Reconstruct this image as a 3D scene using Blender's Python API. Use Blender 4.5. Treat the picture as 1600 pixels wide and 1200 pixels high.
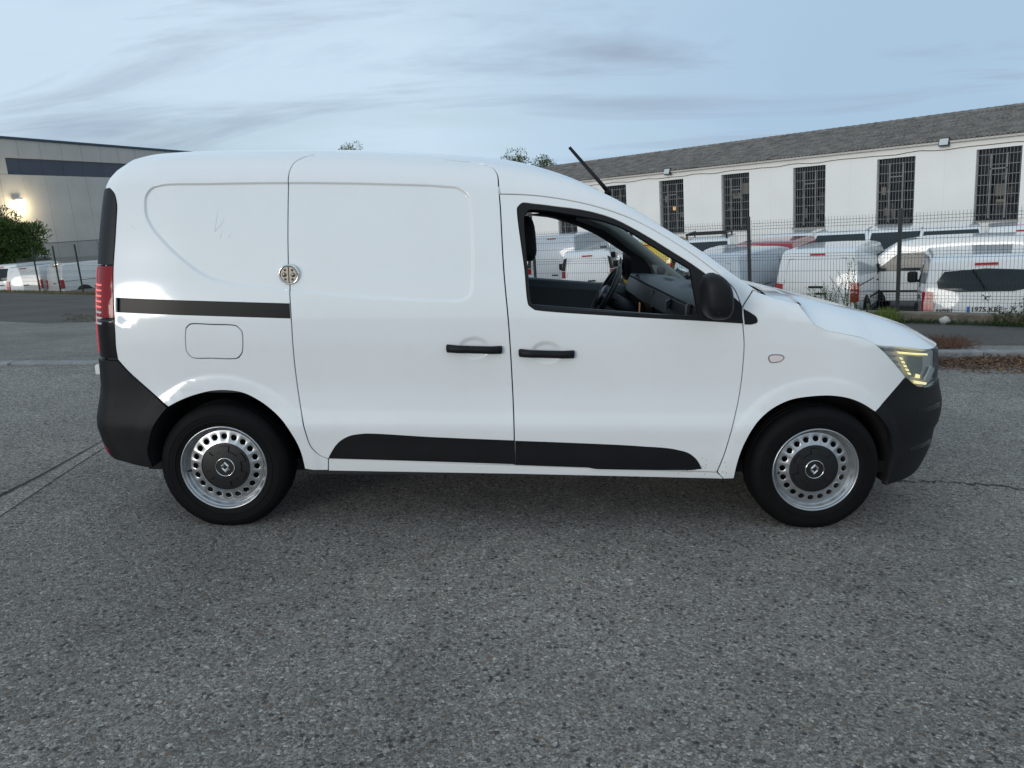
import bpy, math, random
from mathutils import Vector, Matrix, noise
from mathutils.geometry import delaunay_2d_cdt
R = math.radians
sc = bpy.context.scene
for o in list(bpy.data.objects): bpy.data.objects.remove(o)
random.seed(7)

# ------------------------------------------------------------------ camera
# S = street frame (the street falls 4.2 degrees towards +X); world = TILT @ S
SLOPE = R(4.2)
TILT = Matrix.Rotation(SLOPE, 4, 'Y')
FPX, PITCH, CAM_H, CAM_D, ROLL = 1220.0, R(12.2), 1.48, 3.55, R(0.22)
_f = Vector((0, math.cos(PITCH), -math.sin(PITCH)))
_u0 = Vector((0, math.sin(PITCH), math.cos(PITCH)))
_r0 = Vector((1, 0, 0))
_r = _r0 * math.cos(ROLL) + _u0 * math.sin(ROLL)
_u = -_r0 * math.sin(ROLL) + _u0 * math.cos(ROLL)
CAM = Vector((0, -CAM_D, CAM_H))
cam_data = bpy.data.cameras.new('camera')
cam = bpy.data.objects.new('camera', cam_data)
sc.collection.objects.link(cam)
cam_data.sensor_width = 36.0
cam_data.lens = FPX / 1600 * 36
cam_data.clip_start = 0.05
cam_data.clip_end = 3000
cm = Matrix.Identity(4)
for i in range(3):
    cm[i][0] = _r[i]; cm[i][1] = _u[i]; cm[i][2] = -_f[i]; cm[i][3] = CAM[i]
cam.matrix_world = TILT @ cm
sc.camera = cam

# ------------------------------------------------------------------ sky and sun
SUN_EL, SUN_AZ = R(9.5), R(214)      # low sun behind the camera, veiled by thin cloud
world = bpy.data.worlds.new('World'); sc.world = world; world.use_nodes = True
wn, wl = world.node_tree.nodes, world.node_tree.links
wn.clear()
w_out = wn.new('ShaderNodeOutputWorld'); w_bg = wn.new('ShaderNodeBackground')
sky = wn.new('ShaderNodeTexSky'); sky.sky_type = 'NISHITA'; sky.sun_disc = False
sky.sun_elevation = SUN_EL; sky.sun_rotation = SUN_AZ
sky.altitude = 600; sky.air_density = 1.0; sky.dust_density = .8; sky.ozone_density = 1.5
tc = wn.new('ShaderNodeTexCoord'); sep = wn.new('ShaderNodeSeparateXYZ')
wl.new(tc.outputs['Generated'], sep.inputs[0])
def wmath(op, a, b=None, clamp=False):
    n = wn.new('ShaderNodeMath'); n.operation = op; n.use_clamp = clamp
    for i, v in enumerate((a, b)):
        if v is None: continue
        if isinstance(v, (int, float)): n.inputs[i].default_value = v
        else: wl.new(v, n.inputs[i])
    return n.outputs[0]
zc = wmath('ADD', wmath('MAXIMUM', sep.outputs[2], 0.0), 0.10)
comb = wn.new('ShaderNodeCombineXYZ')
wl.new(wmath('DIVIDE', sep.outputs[0], zc), comb.inputs[0])
wl.new(wmath('DIVIDE', sep.outputs[1], zc), comb.inputs[1])
def wnoise(scale, detail, rough, stretch, rot, dist=0.0):
    mp = wn.new('ShaderNodeMapping'); mp.inputs['Scale'].default_value = stretch
    mp.inputs['Rotation'].default_value = (0, 0, R(rot))
    wl.new(comb.outputs[0], mp.inputs[0])
    n = wn.new('ShaderNodeTexNoise'); n.inputs['Scale'].default_value = scale
    n.inputs['Detail'].default_value = detail; n.inputs['Roughness'].default_value = rough
    n.inputs['Distortion'].default_value = dist
    wl.new(mp.outputs[0], n.inputs['Vector'])
    return n.outputs['Fac']
def wramp(fac, stops):
    r_ = wn.new('ShaderNodeValToRGB'); e = r_.color_ramp.elements
    e[0].position, e[0].color = stops[0]; e[1].position, e[1].color = stops[-1]
    for p, c in stops[1:-1]:
        k = e.new(p); k.color = c
    wl.new(fac, r_.inputs[0]); return r_.outputs[0]
def wmix(fac, a, b, mode='MIX'):
    m = wn.new('ShaderNodeMix'); m.data_type = 'RGBA'; m.blend_type = mode
    for s, v in ((m.inputs[0], fac), (m.inputs[6], a), (m.inputs[7], b)):
        if isinstance(v, (int, float)): s.default_value = v
        elif isinstance(v, tuple): s.default_value = v
        else: wl.new(v, s)
    return m.outputs[2]
SKYK = 0.10
veil = wnoise(0.40, 6, 0.55, (0.6, 1.0, 1), 24, 0.4)          # high veil, mostly closed
veil_m = wramp(veil, [(0.27, (0.50,)*3 + (1,)), (0.50, (0.99,)*3 + (1,))])
wisp = wnoise(0.85, 8, 0.60, (0.42, 1.05, 1), 16, 0.8)
wisp_m = wramp(wisp, [(0.515, (0,)*3 + (1,)), (0.72, (0.9,)*3 + (1,))])
dotn = wn.new('ShaderNodeVectorMath'); dotn.operation = 'DOT_PRODUCT'
wl.new(tc.outputs['Generated'], dotn.inputs[0]); dotn.inputs[1].default_value = Vector((0.42, 0.90, 0.13)).normalized()
gapm = wramp(wmath('ADD', dotn.outputs['Value'], wmath('MULTIPLY', wmath('SUBTRACT', veil, 0.5), 0.16)), [(0.86, (0,)*3 + (1,)), (1.0, (0.72,)*3 + (1,))])
base = wmix(veil_m, sky.outputs[0], (6.05, 7.55, 8.95, 1))     # cloud lit by the low sun (sky units)
base = wmix(gapm, base, (3.3, 5.0, 6.9, 1))                    # thinner veil: bluer break in the cloud ahead
skyc = wmix(wisp_m, base, (3.4, 4.25, 5.5, 1))                 # grey smudges under the veil
wl.new(skyc, w_bg.inputs[0]); w_bg.inputs[1].default_value = SKYK
wl.new(w_bg.outputs[0], w_out.inputs[0])
sun_d = bpy.data.lights.new('sun', 'SUN'); sun_d.energy = 1.05; sun_d.angle = R(18); sun_d.color = (1, 0.95, 0.87)
sun = bpy.data.objects.new('sun', sun_d); sc.collection.objects.link(sun)
_sd = Vector((math.sin(SUN_AZ) * math.cos(SUN_EL), math.cos(SUN_AZ) * math.cos(SUN_EL), math.sin(SUN_EL)))
sun.rotation_euler = _sd.to_track_quat('Z', 'Y').to_euler()
sc.view_settings.view_transform = 'Standard'; sc.view_settings.look = 'None'
sc.view_settings.exposure = 0.0; sc.view_settings.gamma = 1.0

# ------------------------------------------------------------------ pixel helpers (S frame)
def ray(x, y): return _f + _r * ((x - 800) / FPX) - _u * ((y - 600) / FPX)
def on_y(x, y, Y):
    d = ray(x, y); return CAM + d * ((Y - CAM.y) / d.y)
def on_z(x, y, Z):
    d = ray(x, y); return CAM + d * ((Z - CAM.z) / d.z)
CAMW = TILT @ CAM
def rayw(x, y): return TILT.to_3x3() @ ray(x, y)
def at_depth(x, y, dist):                      # world point at a given horizontal depth
    d = rayw(x, y); return CAMW + d * (dist / d.y)
def at_height(x, y, z):
    d = rayw(x, y); return CAMW + d * ((z - CAMW.z) / d.z)
def proj(p):
    q = p - CAM; z = q.dot(_f); return (800 + FPX * q.dot(_r) / z, 600 - FPX * q.dot(_u) / z)

# ------------------------------------------------------------------ materials
MATS = {}
def mat(name, col, rough=0.5, metal=0.0, spec=0.5, coat=0.0, emit=None, estr=0.0, var=0.0, vscale=6.0,
        bump=0.0, bscale=60.0, trans=0.0, ior=1.45, alpha=1.0, coat_rough=0.03, dirt=None):
    if name in MATS: return MATS[name]
    m = bpy.data.materials.new(name); m.use_nodes = True
    nt = m.node_tree; n, l = nt.nodes, nt.links
    b = n['Principled BSDF']
    b.inputs['Base Color'].default_value = (*col, 1); b.inputs['Roughness'].default_value = rough
    b.inputs['Metallic'].default_value = metal; b.inputs['Specular IOR Level'].default_value = spec
    b.inputs['Coat Weight'].default_value = coat; b.inputs['Coat Roughness'].default_value = coat_rough
    b.inputs['Transmission Weight'].default_value = trans; b.inputs['IOR'].default_value = ior
    b.inputs['Alpha'].default_value = alpha
    if emit: b.inputs['Emission Color'].default_value = (*emit, 1); b.inputs['Emission Strength'].default_value = estr
    if var or bump or dirt:
        t = n.new('ShaderNodeTexCoord')
        no = n.new('ShaderNodeTexNoise'); no.inputs['Scale'].default_value = vscale; no.inputs['Detail'].default_value = 6
        l.new(t.outputs['Object'], no.inputs['Vector'])
        rp = n.new('ShaderNodeValToRGB'); e = rp.color_ramp.elements
        e[0].position = 0.3; e[1].position = 0.7
        e[0].color = (*[max(0, c * (1 - var)) for c in col], 1); e[1].color = (*[min(1, c * (1 + var)) for c in col], 1)
        l.new(no.outputs['Fac'], rp.inputs[0])
        colsock = rp.outputs[0]
        if dirt:
            d2 = n.new('ShaderNodeTexNoise'); d2.inputs['Scale'].default_value = dirt[1]; d2.inputs['Detail'].default_value = 8
            d2.inputs['Roughness'].default_value = 0.7
            l.new(t.outputs['Object'], d2.inputs['Vector'])
            r2 = n.new('ShaderNodeValToRGB'); e2 = r2.color_ramp.elements
            e2[0].position = 0.5; e2[1].position = 0.72; e2[0].color = (0, 0, 0, 1); e2[1].color = (dirt[2],) * 3 + (1,)
            l.new(d2.outputs['Fac'], r2.inputs[0])
            mx = n.new('ShaderNodeMix'); mx.data_type = 'RGBA'
            l.new(r2.outputs[0], mx.inputs[0]); l.new(colsock, mx.inputs[6]); mx.inputs[7].default_value = (*dirt[0], 1)
            colsock = mx.outputs[2]
        l.new(colsock, b.inputs['Base Color'])
        if bump:
            nb = n.new('ShaderNodeTexNoise'); nb.inputs['Scale'].default_value = bscale; nb.inputs['Detail'].default_value = 4
            l.new(t.outputs['Object'], nb.inputs['Vector'])
            bp = n.new('ShaderNodeBump'); bp.inputs['Strength'].default_value = bump; bp.inputs['Distance'].default_value = 0.01
            l.new(nb.outputs['Fac'], bp.inputs['Height']); l.new(bp.outputs[0], b.inputs['Normal'])
    MATS[name] = m; return m

# ------------------------------------------------------------------ objects
def link(o): sc.collection.objects.link(o); return o
def mesh_obj(name, verts, faces, m, parent=None, smooth=False, normals=None, off=None):
    me = bpy.data.meshes.new(name)
    if off is not None: verts = [(v[0] - off[0], v[1] - off[1], v[2] - off[2]) for v in verts]
    me.from_pydata([tuple(v) for v in verts], [], faces)
    me.update()
    if smooth or normals: me.polygons.foreach_set('use_smooth', [True] * len(me.polygons))
    if normals: me.normals_split_custom_set_from_vertices([tuple(n) for n in normals])
    elif smooth == 'auto':
        me.set_sharp_from_angle(angle=R(28))
    if m: me.materials.append(m)
    o = bpy.data.objects.new(name, me); link(o)
    if parent: o.parent = parent
    return o
def empty(name, M=None):
    o = bpy.data.objects.new(name, None); o.empty_display_size = 0.2; link(o)
    if M is not None: o.matrix_world = M
    return o
def tag(o, label, cat, group=None):
    o['label'] = label; o['category'] = cat
    if group: o['group'] = group
    return o
def struct(o): o['kind'] = 'structure'; return o
def stuff(o): o['kind'] = 'stuff'; return o

class MB:
    def __init__(s): s.v = []; s.f = []
    def add(s, v, f):
        b = len(s.v); s.v += [tuple(x) for x in v]; s.f += [tuple(i + b for i in q) for q in f]; return s
    def box(s, c, d, rot=None, bev=0.0):
        x, y, z = d[0] / 2, d[1] / 2, d[2] / 2
        if bev > 0:
            b = min(bev, x * .95, y * .95, z * .95); vs = []
            for sx in (-1, 1):
                for sy in (-1, 1):
                    for sz in (-1, 1):
                        vs += [(sx * x, sy * (y - b), sz * (z - b)), (sx * (x - b), sy * y, sz * (z - b)), (sx * (x - b), sy * (y - b), sz * z)]
            def ix(a, b_, c_, k): return ((a * 2 + b_) * 2 + c_) * 3 + k
            fs = []
            for a in (0, 1):
                q = [ix(a, 0, 0, 0), ix(a, 1, 0, 0), ix(a, 1, 1, 0), ix(a, 0, 1, 0)]; fs.append(q if a else q[::-1])
                q = [ix(0, a, 0, 1), ix(1, a, 0, 1), ix(1, a, 1, 1), ix(0, a, 1, 1)]; fs.append(q[::-1] if a else q)
                q = [ix(0, 0, a, 2), ix(1, 0, a, 2), ix(1, 1, a, 2), ix(0, 1, a, 2)]; fs.append(q if a else q[::-1])
            for a in (0, 1):
                for b_ in (0, 1):
                    fs.append([ix(a, b_, 0, 0), ix(a, b_, 1, 0), ix(a, b_, 1, 1), ix(a, b_, 0, 1)] if (a ^ b_) == 0 else [ix(a, b_, 0, 1), ix(a, b_, 1, 1), ix(a, b_, 1, 0), ix(a, b_, 0, 0)])
                    fs.append([ix(a, 0, b_, 0), ix(a, 1, b_, 0), ix(a, 1, b_, 2), ix(a, 0, b_, 2)] if (a ^ b_) == 1 else [ix(a, 0, b_, 2), ix(a, 1, b_, 2), ix(a, 1, b_, 0), ix(a, 0, b_, 0)])
                    fs.append([ix(0, a, b_, 1), ix(1, a, b_, 1), ix(1, a, b_, 2), ix(0, a, b_, 2)] if (a ^ b_) == 0 else [ix(0, a, b_, 2), ix(1, a, b_, 2), ix(1, a, b_, 1), ix(0, a, b_, 1)])
            for a in (0, 1):
                for b_ in (0, 1):
                    for c_ in (0, 1):
                        t = [ix(a, b_, c_, k) for k in range(3)]; fs.append(t if (a + b_ + c_) % 2 else t[::-1])
        else:
            vs = [(sx * x, sy * y, sz * z) for sx in (-1, 1) for sy in (-1, 1) for sz in (-1, 1)]
            fs = [(0, 1, 3, 2), (4, 6, 7, 5), (0, 4, 5, 1), (2, 3, 7, 6), (0, 2, 6, 4), (1, 5, 7, 3)]
        M = rot if rot is not None else Matrix.Identity(3)
        c = Vector(c)
        return s.add([M @ Vector(v) + c for v in vs], fs)
    def tube(s, pts, r, n=6, cap=True):
        pts = [Vector(p) for p in pts]; rs = r if isinstance(r, (list, tuple)) else [r] * len(pts)
        vs = []; fs = []
        t0 = (pts[1] - pts[0]).normalized()
        up = Vector((0, 0, 1)) if abs(t0.z) < .9 else Vector((1, 0, 0))
        a = t0.cross(up).normalized()
        for i, p in enumerate(pts):
            t = (pts[min(i + 1, len(pts) - 1)] - pts[max(i - 1, 0)]).normalized()
            a = (a - t * a.dot(t)).normalized(); b = t.cross(a)
            for k in range(n):
                an = 2 * math.pi * k / n
                vs.append(p + (a * math.cos(an) + b * math.sin(an)) * rs[i])
        for i in range(len(pts) - 1):
            for k in range(n):
                k2 = (k + 1) % n; fs.append((i * n + k, i * n + k2, (i + 1) * n + k2, (i + 1) * n + k))
        if cap: fs += [tuple(range(n))[::-1], tuple((len(pts) - 1) * n + k for k in range(n))]
        return s.add(vs, fs)
    def lathe_y(s, prof, n, c=(0, 0, 0), close=False):      # prof: (radius, y); axis = Y
        vs = []; fs = []
        for k in range(n):
            an = 2 * math.pi * k / n; ca, sa = math.cos(an), math.sin(an)
            for r_, y in prof: vs.append((c[0] + r_ * ca, c[1] + y, c[2] + r_ * sa))
        m_ = len(prof)
        for k in range(n):
            k2 = (k + 1) % n
            for j in range(m_ if close else m_ - 1):
                j2 = (j + 1) % m_
                fs.append((k * m_ + j, k2 * m_ + j, k2 * m_ + j2, k * m_ + j2))
        return s.add(vs, fs)
    def prism(s, poly, to3, d):                  # poly 2D, to3(p2) -> Vector, extruded by vector d
        n = len(poly); a = [Vector(to3(p)) for p in poly]; d = Vector(d)
        return s.add(a + [q + d for q in a], [tuple(range(n))[::-1], tuple(range(n, 2 * n))] + [(i, (i + 1) % n, n + (i + 1) % n, n + i) for i in range(n)])
    def grid(s, rows, closed=False, flip=False):
        n = len(rows[0]); fs = []
        for i in range(len(rows) - 1):
            for j in range(n if closed else n - 1):
                j2 = (j + 1) % n
                q = (i * n + j, i * n + j2, (i + 1) * n + j2, (i + 1) * n + j)
                fs.append(q[::-1] if flip else q)
        return s.add([p for r_ in rows for p in r_], fs)
    def obj(s, name, m, parent=None, smooth=False, off=None):
        return mesh_obj(name, s.v, s.f, m, parent, smooth, None, off)
# ------------------------------------------------------------------ the white van (S frame, near flank at y ~ 0, centre line y = VC)
VC = 0.87
VO = Vector((0, VC, 0))
HUB_Z = 0.296
HUB_R, HUB_F = (on_y(353, 730, .03).x, HUB_Z), (on_y(1271, 736, .03).x, HUB_Z)
def lut(tab):
    xs = [t[0] for t in tab]; ys = [t[1] for t in tab]; n = len(xs)
    d = [(ys[i + 1] - ys[i]) / (xs[i + 1] - xs[i]) for i in range(n - 1)]
    m = [d[0]] + [0 if d[i - 1] * d[i] <= 0 else 2 * d[i - 1] * d[i] / (d[i - 1] + d[i]) for i in range(1, n - 1)] + [d[-1]]
    def f(x):
        if x <= xs[0]: return ys[0]
        if x >= xs[-1]: return ys[-1]
        lo = 0
        while xs[lo + 1] < x: lo += 1
        h = xs[lo + 1] - xs[lo]; t = (x - xs[lo]) / h
        return ((1 + 2 * t) * (1 - t) ** 2 * ys[lo] + t * (1 - t) ** 2 * h * m[lo] + t * t * (3 - 2 * t) * ys[lo + 1] + t * t * (t - 1) * h * m[lo + 1])
    return f
def sstep(a, b, x):
    t = max(0.0, min(1.0, (x - a) / (b - a))); return t * t * (3 - 2 * t)
f_T = lut([(.15, .085), (.20, .060), (.26, .036), (.34, .020), (.42, .010), (.475, .002), (.50, .0), (.53, .003), (.60, .012), (.68, .016), (.80, .011), (.92, .006), (1.0, .007), (1.08, .014), (1.16, .028), (1.25, .048), (1.40, .080), (1.55, .118), (1.70, .162), (1.8, .195)])
f_xend = lut([(.2, -1.915), (.30, -1.95), (.42, -1.995), (.50, -2.008), (.58, -1.993), (.68, -1.972), (.9, -1.965), (1.2, -1.955), (1.45, -1.94), (1.6, -1.925), (1.72, -1.89)])
f_xmax = lut([(.16, 2.17), (.25, 2.215), (.35, 2.245), (.42, 2.25), (.44, 2.265), (.52, 2.275), (.57, 2.272), (.60, 2.262), (.68, 2.24), (.75, 2.235), (.82, 2.225), (.88, 2.20), (.95, 2.15)])
f_ze = lut([(-2.8, 1.75), (-2.1, 1.735), (-1.95, 1.736), (-1.7, 1.746), (-1.4, 1.753), (-.9, 1.757), (-.35, 1.738), (-.07, 1.714), (.2, 1.664), (.44, 1.577), (.68, 1.440), (.855, 1.335), (1.045, 1.202), (1.15, 1.136), (1.2, 1.118), (1.26, 1.102), (1.33, 1.086), (1.38, 1.072), (1.47, 1.02), (1.6, .985), (1.8, .945), (2.0, .91), (2.3, .885), (3.1, .885)])
f_rr = lut([(-2.8, .10), (-1.9, .12), (-.3, .13), (.2, .10), (.6, .06), (1.1, .05), (1.4, .07), (1.8, .07), (3.1, .05)])
f_rh = lut([(-2.8, .13), (-.3, .15), (.2, .12), (.6, .055), (1.1, .05), (1.4, .08), (1.8, .07), (3.1, .05)])
STAMPS = []         # (bbox, polygon in az, depth, width)
def seg_d(p, a, b):
    ax, ay = a; dx, dy = b[0] - ax, b[1] - ay
    l2 = dx * dx + dy * dy
    t = 0 if l2 == 0 else max(0, min(1, ((p[0] - ax) * dx + (p[1] - ay) * dy) / l2))
    return math.hypot(p[0] - ax - t * dx, p[1] - ay - t * dy)
def in_poly(p, poly):
    x, y = p; c = False; n = len(poly); j = n - 1
    for i in range(n):
        xi, yi = poly[i]; xj, yj = poly[j]
        if (yi > y) != (yj > y) and x < (xj - xi) * (y - yi) / (yj - yi) + xi: c = not c
        j = i
    return c
def body(a, z):
    w = 1 - .75 * sstep(1.25, 1.75, a)
    if z < 1.0: w *= 1 - .6 * sstep(1.75, 1.95, -a)
    ins = f_T(z) * w
    ze = f_ze(a); sl = (f_ze(a + .01) - f_ze(a - .01)) / .02 if a < 1.3 else 0
    ah = f_rh(a) * math.sqrt(1 + sl * sl); q = (z - (ze - ah)) / ah; rr = 0.0
    if q > 0:
        q = min(q, 1.0) * .965; rr = f_rr(a) * (1 - math.sqrt(1 - q * q)) + max(0.0, z - ze) * 2.8
    for hx, hz in (HUB_R, HUB_F):                   # wheel-arch flares
        d = math.hypot(a - hx, z - hz)
        if d < .5: ins -= .005 * (1 - sstep(.42, .46, d)) * sstep(.28, .34, d)
    for bb, poly, dep, wid in STAMPS:
        if bb[0] - wid < a < bb[2] + wid and bb[1] - wid < z < bb[3] + wid:
            d = min(seg_d((a, z), poly[i - 1], poly[i]) for i in range(len(poly)))
            if not in_poly((a, z), poly): d = -d
            ins += dep * sstep(-wid, wid, d)
    if a >= 1.5:
        ln = f_xmax(z) - 1.5; ph = min((a - 1.5) / .8, 1.45)
        x = 1.5 + (ln - rr) * math.sin(ph); y = ins + rr + .6 * (1 - math.cos(ph))
        if a > 2.66:
            t = (a - 2.66) / .44; y += t * (VC - y); x += ln * .007 * min(1, t * 2)
        return Vector((x, y, z))
    if a < -1.5:
        xs = f_xend(z) + .12
        if a >= -1.9: return Vector((-1.5 + (-1.5 - a) / .4 * (xs + 1.5), .02 * ((-1.5 - a) / .4) ** 2 + ins + rr, z))
        ph = min((-1.9 - a) / .14, 1.47)
        x = xs - (.12 - rr) * math.sin(ph); y = .02 + ins + rr + .14 * (1 - math.cos(ph))
        if a < -2.106:
            t = (-2.106 - a) / .694; y += t * (VC - y); x -= .03 * min(1, t * 2)
        return Vector((x, y, z))
    return Vector((a, ins + rr, z))
def body_n(a, z):
    e = .0025
    n = (body(a + e, z) - body(a - e, z)).cross(body(a, z + e) - body(a, z - e))
    return n.normalized()
def az(px, py, guess=None):
    p = on_y(px, py, .04); a, z = guess or (p.x if p.x < 1.5 else 1.5 + .8 * math.asin(min(.95, (p.x - 1.5) / .76)), p.z)
    for it in range(30):
        q = proj(body(a, z)); ex, ey = px - q[0], py - q[1]
        if abs(ex) + abs(ey) < .05: break
        e = .002; qa = proj(body(a + e, z)); qz = proj(body(a, z + e))
        j = [[(qa[0] - q[0]) / e, (qz[0] - q[0]) / e], [(qa[1] - q[1]) / e, (qz[1] - q[1]) / e]]
        det = j[0][0] * j[1][1] - j[0][1] * j[1][0]
        if abs(det) < 1e-3: break
        da = (ex * j[1][1] - ey * j[0][1]) / det; dz = (ey * j[0][0] - ex * j[1][0]) / det
        k = min(1, .08 / max(abs(da), abs(dz), 1e-9)); a += da * k; z += dz * k
    else:
        print('az no convergence', px, py, a, z)
    return (a, z)
def P(*pts):
    """outline from pixels: (x, y) smooth, (x, y, 'c') corner, ('z', a, z[, 'c']) direct surface coordinates"""
    out = []
    for p in pts:
        if p[0] == 'z': out.append(((p[1], p[2]), len(p) > 3))
        else: out.append((az(p[0], p[1]), len(p) > 2))
    return out
def spline(items, closed=True, step=.012):
    n = len(items); res = []
    for i in range(n if closed else n - 1):
        p1, c1 = items[i]; p2, c2 = items[(i + 1) % n]
        p0 = items[i - 1][0] if (closed or i > 0) and not c1 else None
        p3 = items[(i + 2) % n][0] if (closed or i + 2 < n) and not c2 else None
        L = math.hypot(p2[0] - p1[0], p2[1] - p1[1])
        def tang(pa, pb, pc):
            la = math.hypot(pb[0] - pa[0], pb[1] - pa[1]) or 1e-9; lc = math.hypot(pc[0] - pb[0], pc[1] - pb[1]) or 1e-9
            s_ = min(L, 1.7 * min(la, lc)); return [((pb[k] - pa[k]) / la * lc + (pc[k] - pb[k]) / lc * la) / (la + lc) * s_ for k in (0, 1)]
        m1 = tang(p0, p1, p2) if p0 else None; m2 = tang(p1, p2, p3) if p3 else None
        ch = [p2[k] - p1[k] for k in (0, 1)]
        if m1 is None and m2 is None: m1 = m2 = ch
        elif m1 is None: m1 = [1.5 * ch[k] - .5 * m2[k] for k in (0, 1)]
        elif m2 is None: m2 = [1.5 * ch[k] - .5 * m1[k] for k in (0, 1)]
        ns = max(1, int(L / step))
        for s in range(ns):
            t = s / ns; h = (1 + 2 * t) * (1 - t) ** 2, t * (1 - t) ** 2, t * t * (3 - 2 * t), t * t * (t - 1)
            res.append(tuple(h[0] * p1[k] + h[1] * m1[k] + h[2] * p2[k] + h[3] * m2[k] for k in (0, 1)))
    if not closed: res.append(items[-1][0])
    return res
def area(p): return sum(p[i - 1][0] * p[i][1] - p[i][0] * p[i - 1][1] for i in range(len(p))) / 2
def offset(poly, d):                # d > 0 shrinks a polygon
    if area(poly) < 0: poly = poly[::-1]
    n = len(poly); out = []
    for i in range(n):
        a, b, c = poly[i - 1], poly[i], poly[(i + 1) % n]
        l1 = math.hypot(b[0] - a[0], b[1] - a[1]) or 1e-9; l2 = math.hypot(c[0] - b[0], c[1] - b[1]) or 1e-9
        n1 = (-(b[1] - a[1]) / l1, (b[0] - a[0]) / l1); n2 = (-(c[1] - b[1]) / l2, (c[0] - b[0]) / l2)
        m = (n1[0] + n2[0], n1[1] + n2[1]); k = m[0] * m[0] + m[1] * m[1]
        s = 2 / k if k > .5 else 4
        out.append((b[0] + m[0] * d * s, b[1] + m[1] * d * s))
    return out
def mirror_obj(o, parent):
    me = o.data.copy(); nv = len(me.vertices)
    for v in me.vertices: v.co.y = -v.co.y
    me.flip_normals()
    c = bpy.data.objects.new(o.name.split('.')[0], me); link(c); c.parent = parent
    if o.data.has_custom_normals and NORMS.get(o.name):
        me.normals_split_custom_set_from_vertices([(n[0], -n[1], n[2]) for n in NORMS[o.name]])
    return c
NORMS = {}
def panel(name, outline, m, parent, holes=(), gap=.0029, grid=.045, skirt=.014, lift=0.0, roll=.0025, extra=(), surf=None, mirror=True, off=VO, nrm=None):
    surf = surf or (lambda a, z: body(a, z)); nrm = nrm or body_n
    out = offset(outline, gap) if gap else (outline if area(outline) > 0 else outline[::-1])
    hs = [offset(h, -gap)[::-1] if gap else (h[::-1] if area(h) > 0 else h) for h in holes]
    pts = list(out); edges = [(i, (i + 1) % len(out)) for i in range(len(out))]
    loops = [list(range(len(out)))]
    for h in hs:
        b = len(pts); pts += h; loops.append(list(range(b, b + len(h)))); edges += [(b + i, b + (i + 1) % len(h)) for i in range(len(h))]
    ring = [offset(out, roll)] + [offset(h[::-1], -roll) for h in hs]
    for r_ in ring: pts += r_
    x0 = min(p[0] for p in out); x1 = max(p[0] for p in out); z0 = min(p[1] for p in out); z1 = max(p[1] for p in out)
    chk = [out] + [h for h in hs]
    def ok(p, marg):
        if not in_poly(p, out) or any(in_poly(p, h) for h in hs): return False
        return all(seg_d(p, lp[i - 1], lp[i]) > marg for lp in chk for i in range(0, len(lp)) if abs(lp[i][0] - p[0]) < .1 and abs(lp[i][1] - p[1]) < .1)
    i0 = math.floor(x0 / grid); j0 = math.floor(z0 / grid)
    for i in range(i0, int(x1 / grid) + 2):
        for j in range(j0, int(z1 / grid) + 2):
            p = (i * grid + (j % 2) * grid * .5, j * grid)
            if x0 < p[0] < x1 and z0 < p[1] < z1 and ok(p, .012): pts.append(p)
    for e in extra:
        pts += [p for p in e if x0 < p[0] < x1 and z0 < p[1] < z1 and ok(p, .006)]
    r_ = delaunay_2d_cdt([Vector(p) for p in pts], edges, [], 0, 1e-5)
    v2 = [tuple(v) for v in r_[0]]
    tri = []
    for t in r_[2]:
        c = (sum(v2[i][0] for i in t) / 3, sum(v2[i][1] for i in t) / 3)
        if in_poly(c, out) and not any(in_poly(c, h) for h in hs): tri.append(tuple(t) if area([v2[i] for i in t]) > 0 else tuple(t)[::-1])
    V = []; N = []
    for p in v2:
        n = nrm(*p); V.append(surf(*p) + n * (lift(*p) if callable(lift) else lift)); N.append(n)
    # rolled edge and skirt
    inv = {}
    for k, orig in enumerate(r_[3]):
        for q in orig: inv[q] = k
    for lp in loops:
        ids = [inv[i] for i in lp if i in inv]; b = len(V); n_ = len(ids)
        for q, i in enumerate(ids):
            pa, pc = V[ids[q - 1]], V[ids[(q + 1) % n_]]
            tn = (pc - pa).normalized(); side = tn.cross(N[i]).normalized()
            V.append(V[i] - N[i] * .0015); N.append((side * .9 + N[i] * .5).normalized())
            V.append(V[i] - N[i] * skirt); N.append(side)
        for i in ids: V[i] = V[i] - N[i] * .0006
        for q in range(n_):
            q2 = (q + 1) % n_
            tri.append((ids[q2], ids[q], b + 2 * q, b + 2 * q2)); tri.append((b + 2 * q2, b + 2 * q, b + 2 * q + 1, b + 2 * q2 + 1))
    o = mesh_obj(name, V, tri, m, parent, True, N, off); NORMS[o.name] = N
    if mirror: mirror_obj(o, parent)
    return o

M_PAINT = mat('white_paint', (.80, .81, .81), .28, 0, .5, 1.0, coat_rough=.09, var=.012, vscale=2.5, dirt=((.55, .54, .50), 5.0, .10))
M_SEAM = mat('seam_dark', (.03, .032, .035), .7)
M_PLASTIC = mat('black_bumper_plastic', (.008, .0083, .0098), .52, 0, .28, var=.12, vscale=9, bump=.12, bscale=900)
M_GLOSSB = mat('gloss_black', (.008, .008, .009), .14, 0, .5)
M_RUBBER = mat('tyre_rubber', (.0042, .0042, .0045), .68, 0, .16, var=.18, vscale=11)
M_LINER = mat('arch_liner', (.012, .012, .012), .9)
M_STEEL = mat('steel_wheel_paint', (.44, .45, .46), .30, .85, .5, var=.06, vscale=12)
M_CHROME = mat('chrome', (.75, .74, .72), .12, 1.0)
M_TRIM = mat('interior_dark', (.028, .031, .036), .55, bump=.06, bscale=500)
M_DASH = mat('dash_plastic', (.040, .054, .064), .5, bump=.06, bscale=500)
M_PILLAR = mat('pillar_trim_grey', (.20, .215, .205), .7)
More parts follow.
